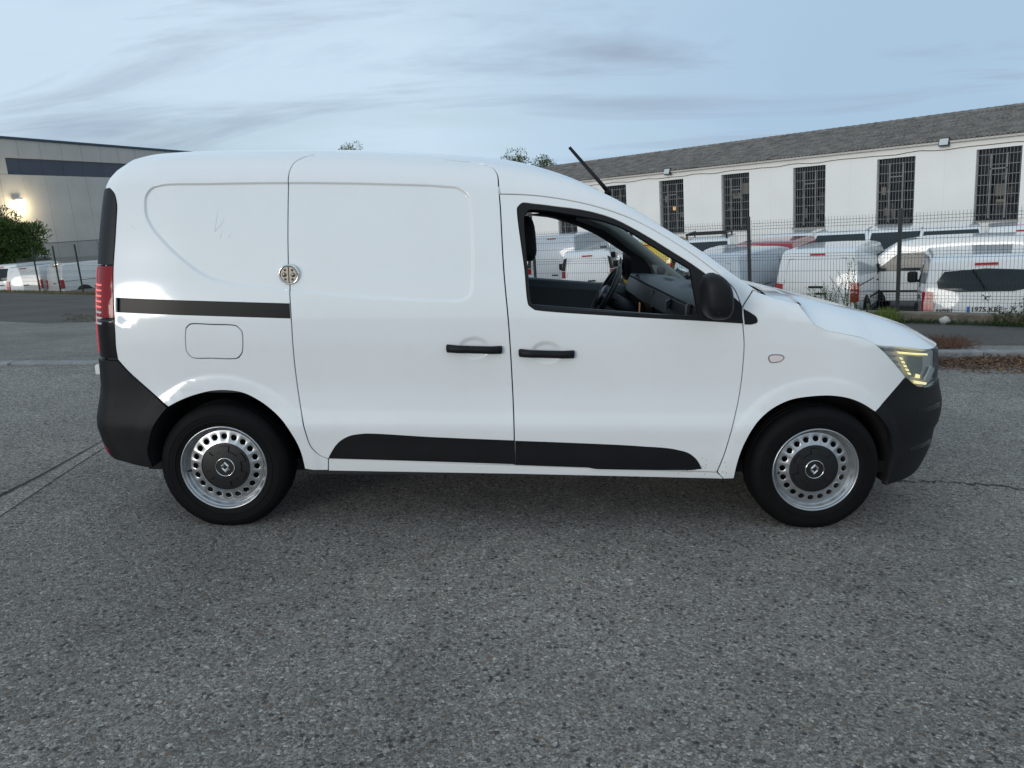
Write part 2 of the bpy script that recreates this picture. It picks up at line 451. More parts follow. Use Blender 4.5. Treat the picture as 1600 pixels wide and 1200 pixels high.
M_SEAT = mat('seat_fabric', (.012, .012, .014), .9, bump=.2, bscale=600)
M_TINT = mat('screen_glass', (.80, .90, .88), .02, 0, .5, trans=1.0, ior=1.0)
M_RED = mat('tail_lamp_red', (.22, .006, .010), .10, 0, .4)
M_REDLED = mat('tail_lamp_lit', (.6, .08, .06), .3, emit=(1, .17, .14), estr=.75)
M_REDGLOW = mat('tail_lamp_edge', (.6, .02, .03), .2, emit=(1, .03, .06), estr=.35)

VAN = empty('delivery_van', TILT @ Matrix.Translation(VO))
tag(VAN, 'large white panel van with black bumpers parked side-on on the road, front side window open', 'van')

# stamped recess on the cargo flank, handle bowls
st = spline(P((226.5, 320), (228, 306), (235, 296), (252, 290), (330, 287.5), (450, 286), (600, 288), (690, 291.5), (718, 295.5), (730, 305), (735, 330), (738, 380), (737.5, 440), (734, 461), (722, 469), (690, 470), (600, 466), (520, 460), (451, 454), (417, 450), (380, 446), (355, 442), (330, 435), (310, 425), (290, 410), (267, 390), (250, 372), (235, 352), (228, 336)), step=.010)
def add_stamp(poly, dep, wid):
    STAMPS.append(((min(p[0] for p in poly), min(p[1] for p in poly), max(p[0] for p in poly), max(p[1] for p in poly)), poly, dep, wid))
def ring_pts(poly, ds): return [q for d in ds for q in offset(poly, d)]
def ell(cx, cz, rx, rz, n=28): return [(cx + rx * math.cos(2 * math.pi * k / n), cz + rz * math.sin(2 * math.pi * k / n)) for k in range(n)]
H1, H2 = az(741, 545), az(854, 552)
bowls = [ell(h[0], h[1] + .004, .064, .044) for h in (H1, H2)]
add_stamp(st, .010, .0065)
for b_ in bowls: add_stamp(b_, .008, .012)
stx = [ring_pts(st, (-.010, -.0068, -.0045, -.0015, .0015, .0045, .0068, .010))] + [ring_pts(b_, (-.015, -.008, 0, .008, .015, .03)) for b_ in bowls]
arch_x = [[(hx + d * math.cos(t * .06), hz + d * math.sin(t * .06)) for d in (.425, .445, .465) for t in range(-4, 57)] for hx, hz in (HUB_R, HUB_F)]

s_qd = [(452, 268), (450, 284), (450.5, 413), (453, 453), (455, 500), (457.5, 540), (462, 585), (470, 640), (477, 675), (487, 700), (500, 712), (513, 717)]
s_df = [(779, 290), (781.5, 320), (787, 420), (795, 510), (800, 590), (803, 660), (804, 727)]
tail = [(171, 294, 'c'), (179, 304), (182, 317), (180, 370), (177, 415), (177, 465), (178, 490), (179.5, 520), (181, 545), (184, 562, 'c')]
arch_r = [(263, 636, 'c'), (280, 627), (305, 617.5), (330, 611.5), (355, 610.5), (380, 614.5), (402, 625), (423, 640), (442.5, 660), (456, 680), (468, 703), (476, 733, 'c')]
arch_f = [(1147, 748, 'c'), (1152, 726), (1163, 695), (1181, 664), (1206, 640), (1234, 626), (1269, 620), (1300, 619), (1328, 623.5), (1350, 632.5), (1368, 644, 'c')]
A_S = az(452, 268)
def top(a, k=0.985): return ('z', a, f_ze(a) - (1 - k) * .1)
quarter = spline(P(*tail, (200, 580), (240, 616), *arch_r, (490, 735, 'c'), (513, 735, 'c'), (513, 717, 'c'), *s_qd[::-1][1:], (460, 254), (474, 246), )
                 + [((-.93, f_ze(-.93)), True), ((-1.3, f_ze(-1.3)), False), ((-1.6, f_ze(-1.6)), False), ((-1.8, f_ze(-1.8)), False), ((-1.95, f_ze(-1.95)), False), ((-2.05, f_ze(-2.05)), True), ((-2.05, 1.60), False)])
rail = spline(P((181, 466, 'c'), (452.5, 475, 'c'), (454, 497, 'c'), (181, 487, 'c')))
cap = spline(P((291, 512), (296, 507), (330, 507), (370, 510), (377, 517), (377.5, 552), (372, 559), (330, 560), (299, 558), (292, 550)), step=.005)
panel('rear_quarter_panel', quarter, M_PAINT, VAN, [rail, cap], extra=stx[:1] + arch_x[:1], grid=.04)
panel('fuel_flap', cap, M_PAINT, VAN, mirror=False)
rail_o = panel('sliding_door_rail', rail, mat('rail_black', (.004, .004, .005), .35, 0, .25), VAN, lift=-.020, gap=-.002, skirt=.003)
r2 = [az(*p) for p in ((196, 474), (452, 482), (453, 486), (196, 478))]
panel('rail_lip', spline([(p, True) for p in r2]), mat('rail_black', (.004, .004, .005), .35, 0, .25), rail_o, lift=-.012, gap=0, mirror=False, off=VO)
sl = spline(P((474, 246), (460, 254), *s_qd) + P((804, 727, 'c'), *s_df[::-1][1:], (777, 272), (771, 263), (759, 258)) + [((-.32, f_ze(-.32)), True), ((-.6, f_ze(-.6)), False), ((-.93, f_ze(-.93)), True)])
panel('sliding_door', sl, M_PAINT, VAN, extra=stx, grid=.04)
dtop = [(781, 303, 'c'), (832, 305), (885, 312), (937, 324), (990, 343), (1042, 371), (1095, 406), (1129, 433), (1147, 451), (1155, 468), (1159, 489), (1161, 508), (1163, 535), (1161, 573), (1155, 620), (1144, 670), (1131, 712), (1120, 738, 'c')]
door = spline(P(*dtop, (960, 733, 'c'), (804, 727, 'c'), *s_df[::-1][1:]))
wout = spline(P((809, 324), (815, 318), (836, 319), (873, 323.5), (900, 326.8), (930, 332.8), (960, 342.5), (990, 357.5), (1020, 374.8), (1050, 393.5), (1081, 413), (1102, 428), (1143, 462), (1158.5, 476, 'c'), (1162.5, 505, 'c'), (1100, 501), (960, 493), (835, 483), (827, 477), (820, 420)), step=.005)
door_o = panel('front_door', door, M_PAINT, VAN, [wout], extra=stx[2:], grid=.04)
win = spline(P((820, 335), (826, 328.5), (850, 328.5), (900, 336.5), (945, 345.5), (975, 356.8), (1012, 379), (1050, 403), (1078.5, 420, 'c'), (1082, 440), (1091, 493, 'c'), (960, 488), (837, 479), (831, 473), (825, 420)), step=.005)
panel('window_frame', wout, M_PLASTIC, VAN, [win], lift=-.002, gap=.001, skirt=.03, grid=.06)
def far_drop(a): return .075 * sstep(.30, .62, a) * sstep(1.22, 1.10, a)
def pil_outline(k): 
    fz = lambda a: f_ze(a) - k * far_drop(a)
    return spline([((-.32, fz(-.32)), True), ((-.1, fz(-.1)), False)] + [((a, fz(a)), False) for a in (.2, .34, .44, .56, .68, .855, 1.045, 1.12, 1.15)] + P((1176, 453, 'c'), (1166, 470), (1159.3, 481, 'c'), (1155.8, 470), *dtop[::-1][9:], (779, 288), (777, 272), (771, 263), (759, 258)))
def flip_side(o):
    n_ = NORMS[o.name]; mirror_obj(o, VAN); bpy.data.objects.remove(o)
panel('roof_side_rail', pil_outline(0), M_PAINT, VAN, grid=.03, mirror=False)
flip_side(panel('roof_side_rail', pil_outline(1), M_PAINT, VAN, grid=.03, mirror=False))
seam_h = [(1250, 477), (1262, 493), (1275, 507.5), (1287.5, 514.5), (1319, 521.5), (1350, 528.5), (1367, 537, 'c')]
fender = spline(P((1159.6, 482, 'c'), (1166, 470.5), (1176.5, 453.5, 'c')) + [((1.25, f_ze(1.25)), False), ((1.33, f_ze(1.33)), True)] + P(*seam_h, (1382, 550), (1394, 563), (1415, 589, 'c'), *arch_f[::-1], (1130, 748.5, 'c'), (1121, 738, 'c'), *dtop[::-1][1:8]))
tip = spline(P((1162.5, 484, 'c'), (1172, 489), (1182, 497), (1183, 503), (1176, 506), (1164, 506, 'c')), step=.005)
panel('front_fender', fender, M_PAINT, VAN, [tip], extra=arch_x[1:], grid=.04)
panel('mirror_foot_trim', tip, M_PLASTIC, VAN, gap=-.001, lift=.002)
sill = spline(P((513, 717, 'c'), (804, 727.5, 'c'), (960, 733, 'c'), (1121, 739, 'c'), (1131, 749, 'c'), (960, 744.5, 'c'), (804, 741, 'c'), (513, 736, 'c')))
panel('sill', sill, M_PAINT, VAN, grid=.03)
for nm, pp in (('door_cladding', [(513, 716, 'c'), (519, 704), (530, 690), (546, 681), (568, 677.5), (680, 683), (803.4, 688, 'c'), (803.4, 725, 'c'), (680, 721)]),
               ('door_cladding', [(804.8, 688.5, 'c'), (900, 692), (1000, 697), (1055, 702), (1078, 709), (1090, 720), (1096, 732, 'c'), (960, 731), (804.8, 726, 'c')])):
    c_ = spline(P(*pp)); zt_ = [(p[0], max(q[1] for q in c_ if abs(q[0] - p[0]) < .03)) for p in c_]
    inner = offset(c_, .055)
    panel(nm, c_, M_PLASTIC, VAN, gap=.0005, lift=lambda a, z, c_=c_: .004 + .014 * sstep(0, .05, min(seg_d((a, z), c_[i - 1], c_[i]) for i in range(len(c_)) if c_[i][1] > .30) if in_poly((a, z), c_) else 0), skirt=.02, grid=.015)
# tail lamp column
tb = P(*tail)
def tail_piece(y0, y1, nm, m, a_out=-2.13, lift=.004, mir=True):
    pts = [q for q in spline(tb, False, .01)]
    z0, z1 = az(178, y1)[1], az(178, y0)[1]
    seg = [p for p in pts if z0 < p[1] < z1]
    seg = [(seg[0][0], z1)] + seg + [(seg[-1][0], z0)]
    n_ = 10
    outl = [(p, True) for p in seg] + [((a_out, z0), True), ((a_out, z1), True)]
    return panel(nm, spline(outl), m, VAN, gap=.001, lift=lift, grid=.03, mirror=mir)
zt = az(174, 294)[1]
bp = spline(P((171, 294, 'c'), (179, 304), (182, 317), (180, 370), (177, 414, 'c')) + [((-2.13, az(177, 414)[1]), True), ((-2.13, zt - .12), False), ((-2.09, zt - .03), False)])
panel('tail_pillar_cover', bp, mat('satin_black', (.009, .010, .013), .5, 0, .35), VAN, gap=.001, lift=.004, grid=.03)
lamp = tail_piece(416, 497, 'tail_light', M_RED)
tail_piece(499, 560, 'tail_light_base', M_GLOSSB, lift=.003)
for k in range(8):
    y = 446 + k * 8.6; a0, z0 = az(168, y); a1 = az(154, y)[0]
    p_ = [((-1.965, z0 + .004), True), ((-2.035, z0 + .004), True), ((-2.035, z0 - .004), True), ((-1.965, z0 - .004), True)]
    panel('light_bar', spline(p_), M_REDLED if k < 5 else mat('reflector_bar', (.6, .56, .55), .3), lamp, gap=0, lift=.007 if k < 6 else .009, mirror=False)
zA, zB = az(168, 420)[1], az(168, 555)[1]
panel('light_edge', spline([((-2.06, zA), True), ((-2.09, zA), True), ((-2.09, zB), True), ((-2.06, zB), True)]), M_REDGLOW, lamp, gap=0, lift=.008, mirror=False, grid=.03)
# bumpers
rb_top = P((184.5, 563, 'c'), (200, 580), (240, 616), (262, 637, 'c'))
zC = az(195, 720)[1]
rb = spline(rb_top + P((255, 645), (243, 662), (235, 685), (233, 712), (240, 729, 'c'), (215, 726), (195, 720)) + [((-1.99, zC + .012), False), ((-2.08, zC + .04), False), ((-2.3, zC + .05), True), ((-2.8, zC + .05), True), ((-2.8, .70), True), ((-2.3, .70), True), ((-2.14, az(184, 562)[1] - .01), True)])
panel('rear_bumper', rb, M_PLASTIC, VAN, gap=.001, lift=.010, grid=.04, mirror=True, skirt=.03)
zb = az(190, 708)[1]
panel('rear_reflector', spline([((-1.99, zb + .02), True), ((-2.06, zb + .035), True), ((-2.06, zb), True), ((-1.99, zb - .01), True)]), M_RED, VAN, gap=0, lift=.014, mirror=True)
lh = P((1369, 540, 'c'), (1382, 550), (1394, 563), (1415, 589), (1429, 600), (1437, 604.5), (1452, 605.5, 'c'))
zl = az(1440, 604)[1]; aN, zN = az(1447, 545.5)
hl = lh + [((2.42, zl + .004), True), ((2.42, zN - .012), True)] + P((1447, 547.5), (1410, 544))
zB2 = az(1385, 757)[1]
fb = spline(P((1416, 590, 'c'), (1429, 601), (1437, 605.5), (1452, 606.5, 'c')) + [((2.42, zl), True), ((2.42, .60), True), ((2.7, .62), True), ((3.1, .62), True), ((3.1, .26), True), ((2.5, zB2 + .035), False), ((2.2, zB2 + .010), False), ((1.9, zB2), False)] + P((1385, 757, 'c'), (1392, 735), (1395.5, 707), (1392.5, 682.5), (1382, 661), (1368, 645, 'c')))
panel('front_bumper', fb, M_PLASTIC, VAN, gap=.001, lift=.004, grid=.035, skirt=.03)
for zq in (.555, .365):
    panel('bumper_slot', spline([((2.0, zq + .010), True), ((2.3, zq + .014), True), ((2.3, zq - .010), True), ((2.02, zq - .008), True)]), M_GLOSSB, VAN, gap=0, lift=.006, grid=.03)
grille = spline([((2.45, .64), True), ((3.1, .64), True), ((3.1, .83), True), ((2.45, .80), True)])
panel('grille', grille, M_GLOSSB, VAN, gap=.001)
hlp = spline(hl)
M_LENS = mat('head_lamp_lens', (.95, .97, .97), .02, 0, .5, trans=1.0, ior=1.0)
hbk = panel('headlight_housing', hlp, mat('lamp_housing', (.42, .42, .40), .25, .15), VAN, gap=.002, lift=-.035, grid=.03, skirt=.002)
hln = panel('headlight', hlp, mat('lamp_cover', (.75, .80, .82), .03, 0, .5, trans=.93, ior=1.02), VAN, gap=.002, lift=.0, grid=.03, skirt=.03)
M_DRL = mat('daytime_lamp_lit', (.9, .8, .4), .3, emit=(1, .86, .40), estr=.8)
M_REFL = mat('lamp_reflector', (.75, .76, .72), .12, 1.0)
def lamp_bar(pp, m, lift, nm='lamp_bar', grid=.03, sk=.012):
    return panel(nm, spline(P(*pp)), m, hbk, gap=0, lift=lift, mirror=False, grid=grid, skirt=sk)
lamp_bar([(1407, 549.5, 'c'), (1452, 552, 'c'), (1453, 555.4, 'c'), (1409, 553, 'c')], M_DRL, -.010)
lamp_bar([(1434, 595.5, 'c'), (1452, 598, 'c'), (1451, 601.5, 'c'), (1435, 600, 'c')], M_DRL, -.012)
for k in range(5):
    x = 1411.5 + k * 3.2; y = 559 + k * 6.0
    lamp_bar([(x, y, 'c'), (x + 2, y, 'c'), (x + 4, y + 3.6, 'c'), (x + 2, y + 3.6, 'c')], M_DRL, -.014, 'lamp_diode')
lamp_bar([(1422, 556, 'c'), (1448, 558, 'c'), (1447, 580), (1434, 590), (1424, 575)], mat('lamp_bowl', (.30, .32, .29), .12, .6), -.022, 'lamp_bowl')
lamp_bar([(1437, 585, 'c'), (1442, 586.5, 'c'), (1441.5, 592, 'c'), (1436.5, 591, 'c')], M_DRL, -.014, 'lamp_bulb')
lamp_bar([(1459, 572, 'c'), (1464, 576, 'c'), (1454, 598, 'c'), (1449, 594, 'c')], mat('lamp_reflector_fin', (.45, .48, .47), .25, .3), -.012, 'lamp_fin')
for k in range(4):
    lamp_bar([(1384 + k * 6.5, 546 + k * 8.5, 'c'), (1402 + k * 3, 548 + k * 8.5, 'c'), (1404 + k * 3, 550.5 + k * 8.5, 'c'), (1386 + k * 6.5, 548.6 + k * 8.5, 'c')], M_REFL, -.020, 'lamp_rib')
# turn repeater on the fender
rp = spline(P((1201, 556), (1204, 554), (1222, 554.5), (1225.5, 558), (1221, 564), (1212, 566.5), (1203, 566), (1200.5, 562)), step=.006)
rpt = panel('turn_repeater', rp, mat('repeater_rim', (.42, .42, .42), .2, .7), VAN, gap=0, lift=.004, mirror=True)
panel('repeater_lens', offset(rp, .005), mat('repeater_lens', (.75, .66, .64), .15), rpt, gap=0, lift=.0065, mirror=False)
# roof, windscreen, bonnet
def strip_rows(aa, dxf, dzf, n=24, pw=2.0):
    rows = []
    for a in aa:
        e = body(a, f_ze(a)); e0 = body(a, f_ze(a) - .010) - body_n(a, f_ze(a) - .010) * .003; row = []
        for k in range(n + 1):
            s_ = -1 + 2 * k / n; y = VC + s_ * (VC - e.y); c = 1 - abs(s_) ** pw
            row.append(Vector((e.x + dxf(a) * c, y, e.z - .0015 + dzf(a) * c)))
        row = [e0] + row + [Vector((e0.x, 2 * VC - e0.y, e0.z))]
        rows.append(row)
    return rows
def frange(a, b, n): return [a + (b - a) * i / n for i in range(n + 1)]
roof_dx = lambda a: .05 * sstep(-.1, .42, a)
roof_dz = lambda a: .060 - .046 * sstep(-.05, .48, a)
rows = strip_rows([-2.8, -2.5, -2.2, -2.1, -2.05, -2.0, -1.95, -1.9] + frange(-1.85, .40, 46), roof_dx, roof_dz)
MB().grid(rows, flip=True).obj('roof', M_PAINT, VAN, True, VO)
rows = strip_rows([.405] + frange(.43, 1.20, 30)[1:], lambda a: .05 * sstep(-.1, .42, a) + .015 * sstep(.42, .8, a), lambda a: .060 - .046 * sstep(-.05, .48, a))
for a_, r_ in zip([.405] + frange(.43, 1.20, 30)[1:], rows):
    for k, p in enumerate(r_): p.z -= far_drop(a_) * (k / (len(r_) - 1)) ** 3
ws = MB().grid(rows, flip=True).obj('windscreen', M_TINT, VAN, True, VO)
blk = []
for r_ in rows: blk.append(r_)
for i0, i1 in ((0, 2), (28, 30)): MB().grid([[p + Vector((-.006, 0, -.006)) for p in r_] for r_ in rows[i0:i1 + 1]], flip=True).obj('screen_band', M_GLOSSB, ws, True, VO)
for a_ in (1,): MB().grid([[r_[a_ + k] + Vector((-.006, 0, -.006)) for k in range(2)] for r_ in rows], flip=True).obj('screen_band', M_GLOSSB, ws, True, VO)
# bonnet
sm = spline(P(*seam_h)[:-1] + P((1367, 537.5), (1412, 542), (1447, 545.5)) + [((2.45, zN - .006), False), ((3.1, zN + .01), True)], False, .02)
sm = [(q, f_ze(q) - .004) for q in (1.17, 1.21, 1.25, 1.30, 1.335)] + sm
f_hood = lut([(1.17, 1.140), (1.25, 1.118), (1.42, 1.088), (1.6, 1.046), (1.8, .998), (2.0, .940), (2.12, .895), (2.19, .862), (2.24, .835)])
rows = []
for a, z in sm:
    e = body(a, z); row = []
    for k in range(17):
        t = k / 16; xc = e.x + (.10 * sstep(1.8, 1.2, e.x) + .0) * t; y = e.y + (VC - e.y) * (1 - (1 - t) ** 1.4)
        yy = (y - e.y) / max(.02, VC - e.y)
        xb = xc + (.16 * sstep(1.9, 2.2, e.x)) * 0
        h = max(f_hood(xc) - e.z, 0); s_ = min(1, (y - e.y) / .34); rise = h * (1 - (1 - s_) ** 2.2)
        row.append(Vector((xb, y, e.z + rise + .012 * t * (2 - t))))
    rows.append(row)
full = [r_ + [Vector((p.x, 2 * VC - p.y, p.z)) for p in r_[-2::-1]] for r_ in rows]
bn = MB().grid(full, flip=True)
bn.add([p for r_ in full[5:] for p in (r_[0], r_[0] + Vector((0, .012, -.012)))], [(2 * i, 2 * i + 2, 2 * i + 3, 2 * i + 1) for i in range(len(full) - 6)])
bn.obj('bonnet', M_PAINT, VAN, True, VO)
# cowl and wiper at the foot of the screen
MB().grid([[r_ + Vector((dx, 0, dz)) for r_ in full[0]] for dx, dz in ((-.10, -.09), (-.04, -.06), (0.03, -.03))], flip=True).obj('cowl', M_PLASTIC, VAN, True, VO)
# rear doors
rd = spline([((-2.135, .72), True), ((-2.8, .72), True), ((-2.8, 1.70), True), ((-2.2, 1.69), False), ((-2.12, 1.62), False), ((-2.135, 1.4), False)])
panel('rear_door', rd, M_PAINT, VAN, grid=.06)
MB().box((-2.06, .38, .80), (.03, .02, .10)).obj('number_plate_lamp', mat('plate_white', (.75, .75, .73), .4), VAN, off=VO)
MB().box(on_y(156, 577, .17), (.03, .04, .05), bev=.006).obj('rear_sensor', mat('plate_white', (.75, .75, .73), .4), VAN, off=VO)
# dark inner shell behind the gaps, floor, arch liners
shell_holes = [offset(win, -.006)]
def shell_outline(k): return spline([((-2.0, .72), True), ((-1.79, .72), True), ((-1.70, .66), True), ((-1.0, .66), True), ((-.98, .24), True), ((1.05, .24), True), ((1.06, .66), True), ((1.80, .66), True), ((1.86, .80), True), ((1.75, .80), True), ((1.6, .84), True), ((1.4, .90), True), ((1.28, .98), True), ((1.15, f_ze(1.15) - .05), True)] + [((a, f_ze(a) - .014 - k * (far_drop(a) + .004)), True) for a in (1.045, .95, .855, .76, .68, .56, .44, .34, .2, -.07, -.35, -.9, -1.4, -1.7, -1.95)])
panel('inner_body', shell_outline(0), M_SEAM, VAN, shell_holes, gap=0, lift=-.022, grid=.06, skirt=.002, mirror=False)
o_ = panel('inner_body', shell_outline(1), M_SEAM, VAN, shell_holes, gap=0, lift=-.022, grid=.06, skirt=.002, mirror=False); flip_side(o_)
fl = MB(); fl.box((.05, VC, .27), (3.7, 1.44, .06)); fl.box((.05, .16, .285), (1.9, .1, .05)); fl.box((.05, 2 * VC - .16, .285), (1.9, .1, .05))
fl.obj('underbody', M_LINER, VAN, off=VO)
ex = MB().tube([(-1.9, 1.2, .24), (-1.5, 1.2, .25), (-.9, 1.1, .23), (.6, 1.0, .22)], .025, 8); ex.obj('exhaust_pipe', mat('rusty_pipe', (.08, .06, .05), .7), VAN, True, VO)
def liner(pp, hub, tail_):
    c = [body(*q) for q in spline(pp, False, .03)]
    rows = [[p + Vector((0, dy, 0)) for p in c] for dy in (.006, .1, .2, .38)]
    ctr = Vector((hub[0], c[0].y + .385, .3))
    for s_ in (1, -1):
        g = MB().grid([[Vector((p.x, VC - s_ * (VC - p.y), p.z)) for p in r_] for r_ in rows])
        b = len(g.v); n_ = len(c)
        g.add([Vector((hub[0], VC - s_ * (VC - .40), .2))] + [Vector((p.x, VC - s_ * (VC - p.y), p.z)) for p in rows[-1]], [(0, i, i + 1) for i in range(1, n_)])
        g.obj('wheel_arch_liner', M_LINER, VAN, True, VO)
liner(P((240, 729, 'c'), (233, 712), (235, 685), (243, 662), (255, 645), *arch_r), HUB_R, 0)
liner(P(*arch_f[:-1], (1368, 645), (1382, 661), (1392.5, 682.5), (1395.5, 707), (1392, 735), (1385, 757, 'c')), HUB_F, 0)
# ------------------------------------------------------------------ wheels
def make_wheel(parent, hx, side):
    """wheel at hub hx; side -1 = near (outer face towards -Y)"""
    w = empty('wheel'); w.parent = parent
    w.location = (hx, (0 if side < 0 else 2 * VC) - VC, HUB_Z)
    if side > 0: w.rotation_euler = (0, 0, math.pi)
    RT = .311; prof = [(.203, .020), (.208, .006), (.222, .0), (.245, -.004), (.268, -.003), (.286, .004), (.297, .014), (.304, .024), (.3085, .036)]
    for gy in (.062, .098, .134):
        prof += [(.310, gy - .006), (.302, gy - .0045), (.302, gy + .0045), (.310, gy + .006)]
    prof += [(.3085, .160), (.304, .172), (.292, .184), (.262, .192), (.225, .190), (.203, .178)]
    n = 144; mb = MB(); mb.lathe_y(prof, n)
    v = []
    m_ = len(prof)
    for i, p in enumerate(mb.v):
        k, j = divmod(i, m_); x, y, z = p
        if 6 <= j <= 8 or m_ - 8 < j < m_ - 3:
            if k % 3 == 0: x *= .995; z *= .995
        z = max(z, -HUB_Z + .001) if j > 2 else z
        v.append((x, y, z))
    t = mesh_obj('tyre', v, mb.f, M_RUBBER, w, 'auto')
    lt = MB()
    for rr, wd in ((.262, .0012), (.232, .001)): lt.lathe_y([(rr - .004, -.0046), (rr, -.0056), (rr + .004, -.0046)], 96)
    lt.obj('sidewall_ring', M_RUBBER, t, True)
    # rim barrel and flange
    rim = MB().lathe_y([(.205, .016), (.2075, .010), (.2065, .004), (.2025, .001), (.1985, .004), (.1965, .012), (.194, .016), (.1885, .020), (.1875, .030), (.184, .036), (.1775, .042), (.1745, .056), (.1735, .075), (.160, .10), (.16, .17)], 96)
    rim.obj('rim', M_STEEL, w, True)
    # disc with twenty ventilation holes
    NH = 20; rh = .0134; rc = .1475; v = []; f = []
    def dy(r_): return .044 - (.178 - r_) * .22
    for k in range(NH):
        a0 = 2 * math.pi * k / NH; da = 2 * math.pi / NH; b = len(v); m_ = 24
        for q in range(m_):
            t_ = 2 * math.pi * q / m_; cx, cy = math.cos(t_), math.sin(t_)
            sc_ = 1 / max(abs(cx), abs(cy)); ur, ua = cx * sc_, cy * sc_
            for ring in (0, 1, 2):
                if ring < 2:
                    rr_ = rh if ring == 0 else rh * 1.22; r_ = rc + rr_ * cx; an = a0 + rr_ * 1.08 * cy / rc; y = dy(r_) + (.0012 if ring == 0 else 0)
                else:
                    r_ = rc + (.0285 if ur > 0 else .030) * ur; an = a0 + ua * da / 2; y = dy(r_)
                v.append((r_ * math.sin(an), y, r_ * math.cos(an)))
        for q in range(m_):
            q2 = (q + 1) % m_
            for ring in (0, 1): f.append((b + q * 3 + ring, b + q2 * 3 + ring, b + q2 * 3 + ring + 1, b + q * 3 + ring + 1))
    d = mesh_obj('wheel_disc', v, f, M_STEEL, w, True)
    MB().lathe_y([(.0, .10), (.172, .10)], 48).obj('brake_drum', M_LINER, w)
    # centre cap with a six-lobed relief
    rows = []; na = 240
    for r_ in (.002, .030, .038, .0385, .044, .060, .0715, .0725, .080, .088, .0965, .0975, .104, .112, .1195, .122, .123):
        row = []
        for k in range(na):
            an = 2 * math.pi * k / na; ph = (an * 6 / (2 * math.pi)) % 1
            lobe = sstep(.28, .30, ph) * (1 - sstep(.70, .72, ph)); y = .026 + .010 * (r_ / .12) ** 2
            if r_ < .072: y -= .0065
            elif r_ < .097: y -= .0065 * lobe
            if r_ < .0383: y -= .003
            if r_ > .121: y += .004 if r_ < .1225 else .02
            row.append((r_ * math.cos(an), y, r_ * math.sin(an)))
        rows.append(row)
    capo = MB().grid(rows, True).obj('centre_cap', mat('cap_black', (.009, .009, .010), .45), w, 'auto'); capo.scale = (1.05, 1, 1.05)
    MB().lathe_y([(.0395, .021), (.0405, .0145), (.0425, .014), (.044, .020)], 48).obj('cap_ring', M_CHROME if True else None, capo, True)
    # diamond emblem
    def dia(rx, rz): return [(0, rz), (rx, rz * .28), (rx, -rz * .28), (0, -rz), (-rx, -rz * .28), (-rx, rz * .28)]
    o_, i_ = dia(.0185, .0255), dia(.0078, .0125)
    mid = [((o_[k][0] + i_[k][0]) / 2, (o_[k][1] + i_[k][1]) / 2) for k in range(6)]
    vs = [(x, .0168, z) for x, z in o_] + [(x, .0120, z) for x, z in mid] + [(x, .0168, z) for x, z in i_]
    fs = []
    for k in range(6):
        k2 = (k + 1) % 6; fs += [(k, k2, 6 + k2, 6 + k), (6 + k, 6 + k2, 12 + k2, 12 + k)]
    mesh_obj('emblem', vs, fs, M_CHROME, capo)
    MB().tube([(-.165, .03, -.02), (-.176, .012, -.02)], .0045, 8).obj('valve', M_LINER, w, True)
    if hx < 0: MB().box((-.128, .0235, -.145), (.030, .004, .010), Matrix.Rotation(R(-41), 3, 'Y')).obj('balance_weight', mat('lead_weight', (.3, .3, .31), .5, .5), w)
    return w
for hx in (HUB_R[0], HUB_F[0]):
    for s_ in (-1, 1): make_wheel(VAN, hx, s_)

# ------------------------------------------------------------------ handles, lock, mirror, antenna
def handle(h):
    g = []
    for i, t in enumerate([-1, -.96, -.8, -.55, -.3, 0, .3, .55, .8, .96, 1]):
        hz = .0195 * (1 - .10 * (1 - t * t)) * (.6 if abs(t) == 1 else 1); dep = .022 + .024 * (1 - abs(t) ** 2.5)
        p = body(h[0] + .130 * t, h[1] - .004 * t); y0 = -.004 if abs(t) < .78 else .012
        zc_ = h[1] - .003 * t
        yo = p.y - (dep if abs(t) < 1 else .006); yi = yo + (.022 if abs(t) < .78 else .03)
        ring = []
        for k in range(12):
            an = 2 * math.pi * k / 12; ring.append(Vector((p.x, (yo + yi) / 2 - (yi - yo) / 2 * math.cos(an), zc_ + hz * math.copysign(abs(math.sin(an)) ** .7, math.sin(an)))))
        g.append(ring)
    m = MB().grid(g, True, True); n_ = 12
    m.add([sum((Vector(q) for q in g[0]), Vector()) / 12] + g[0], [(0, 1 + k, 1 + (k + 1) % 12) for k in range(12)])
    m.add([sum((Vector(q) for q in g[-1]), Vector()) / 12] + g[-1], [(0, 1 + (k + 1) % 12, 1 + k) for k in range(12)])
    m.obj('door_handle', M_PLASTIC, VAN, True, VO)
handle(H1); handle(H2)
ca, cz_ = az(452.3, 429); c0 = body(ca, cz_) - Vector((0, .004, 0))
lk = MB().lathe_y([(.048, .006), (.0475, -.006), (.045, -.013), (.041, -.014), (.038, -.010), (.0375, -.004)], 48, c0).obj('lock_escutcheon', M_CHROME, VAN, True, VO)
for s_ in (-1, 1):
    pts = [(c0.x + s_ * (.0025 + 0), c0.z - .037)] + [(c0.x + s_ * max(.0025, .0365 * math.cos(R(t))), c0.z + .0365 * math.sin(R(t))) for t in range(-85, 86, 10)] + [(c0.x + s_ * .0025, c0.z + .037)]
    d = MB().prism(pts if s_ < 0 else pts[::-1], lambda p: (p[0], c0.y - .009, p[1]), (0, .008, 0)).obj('lock_half', mat('brass_steel', (.62, .56, .48), .25, .9), lk, off=VO)
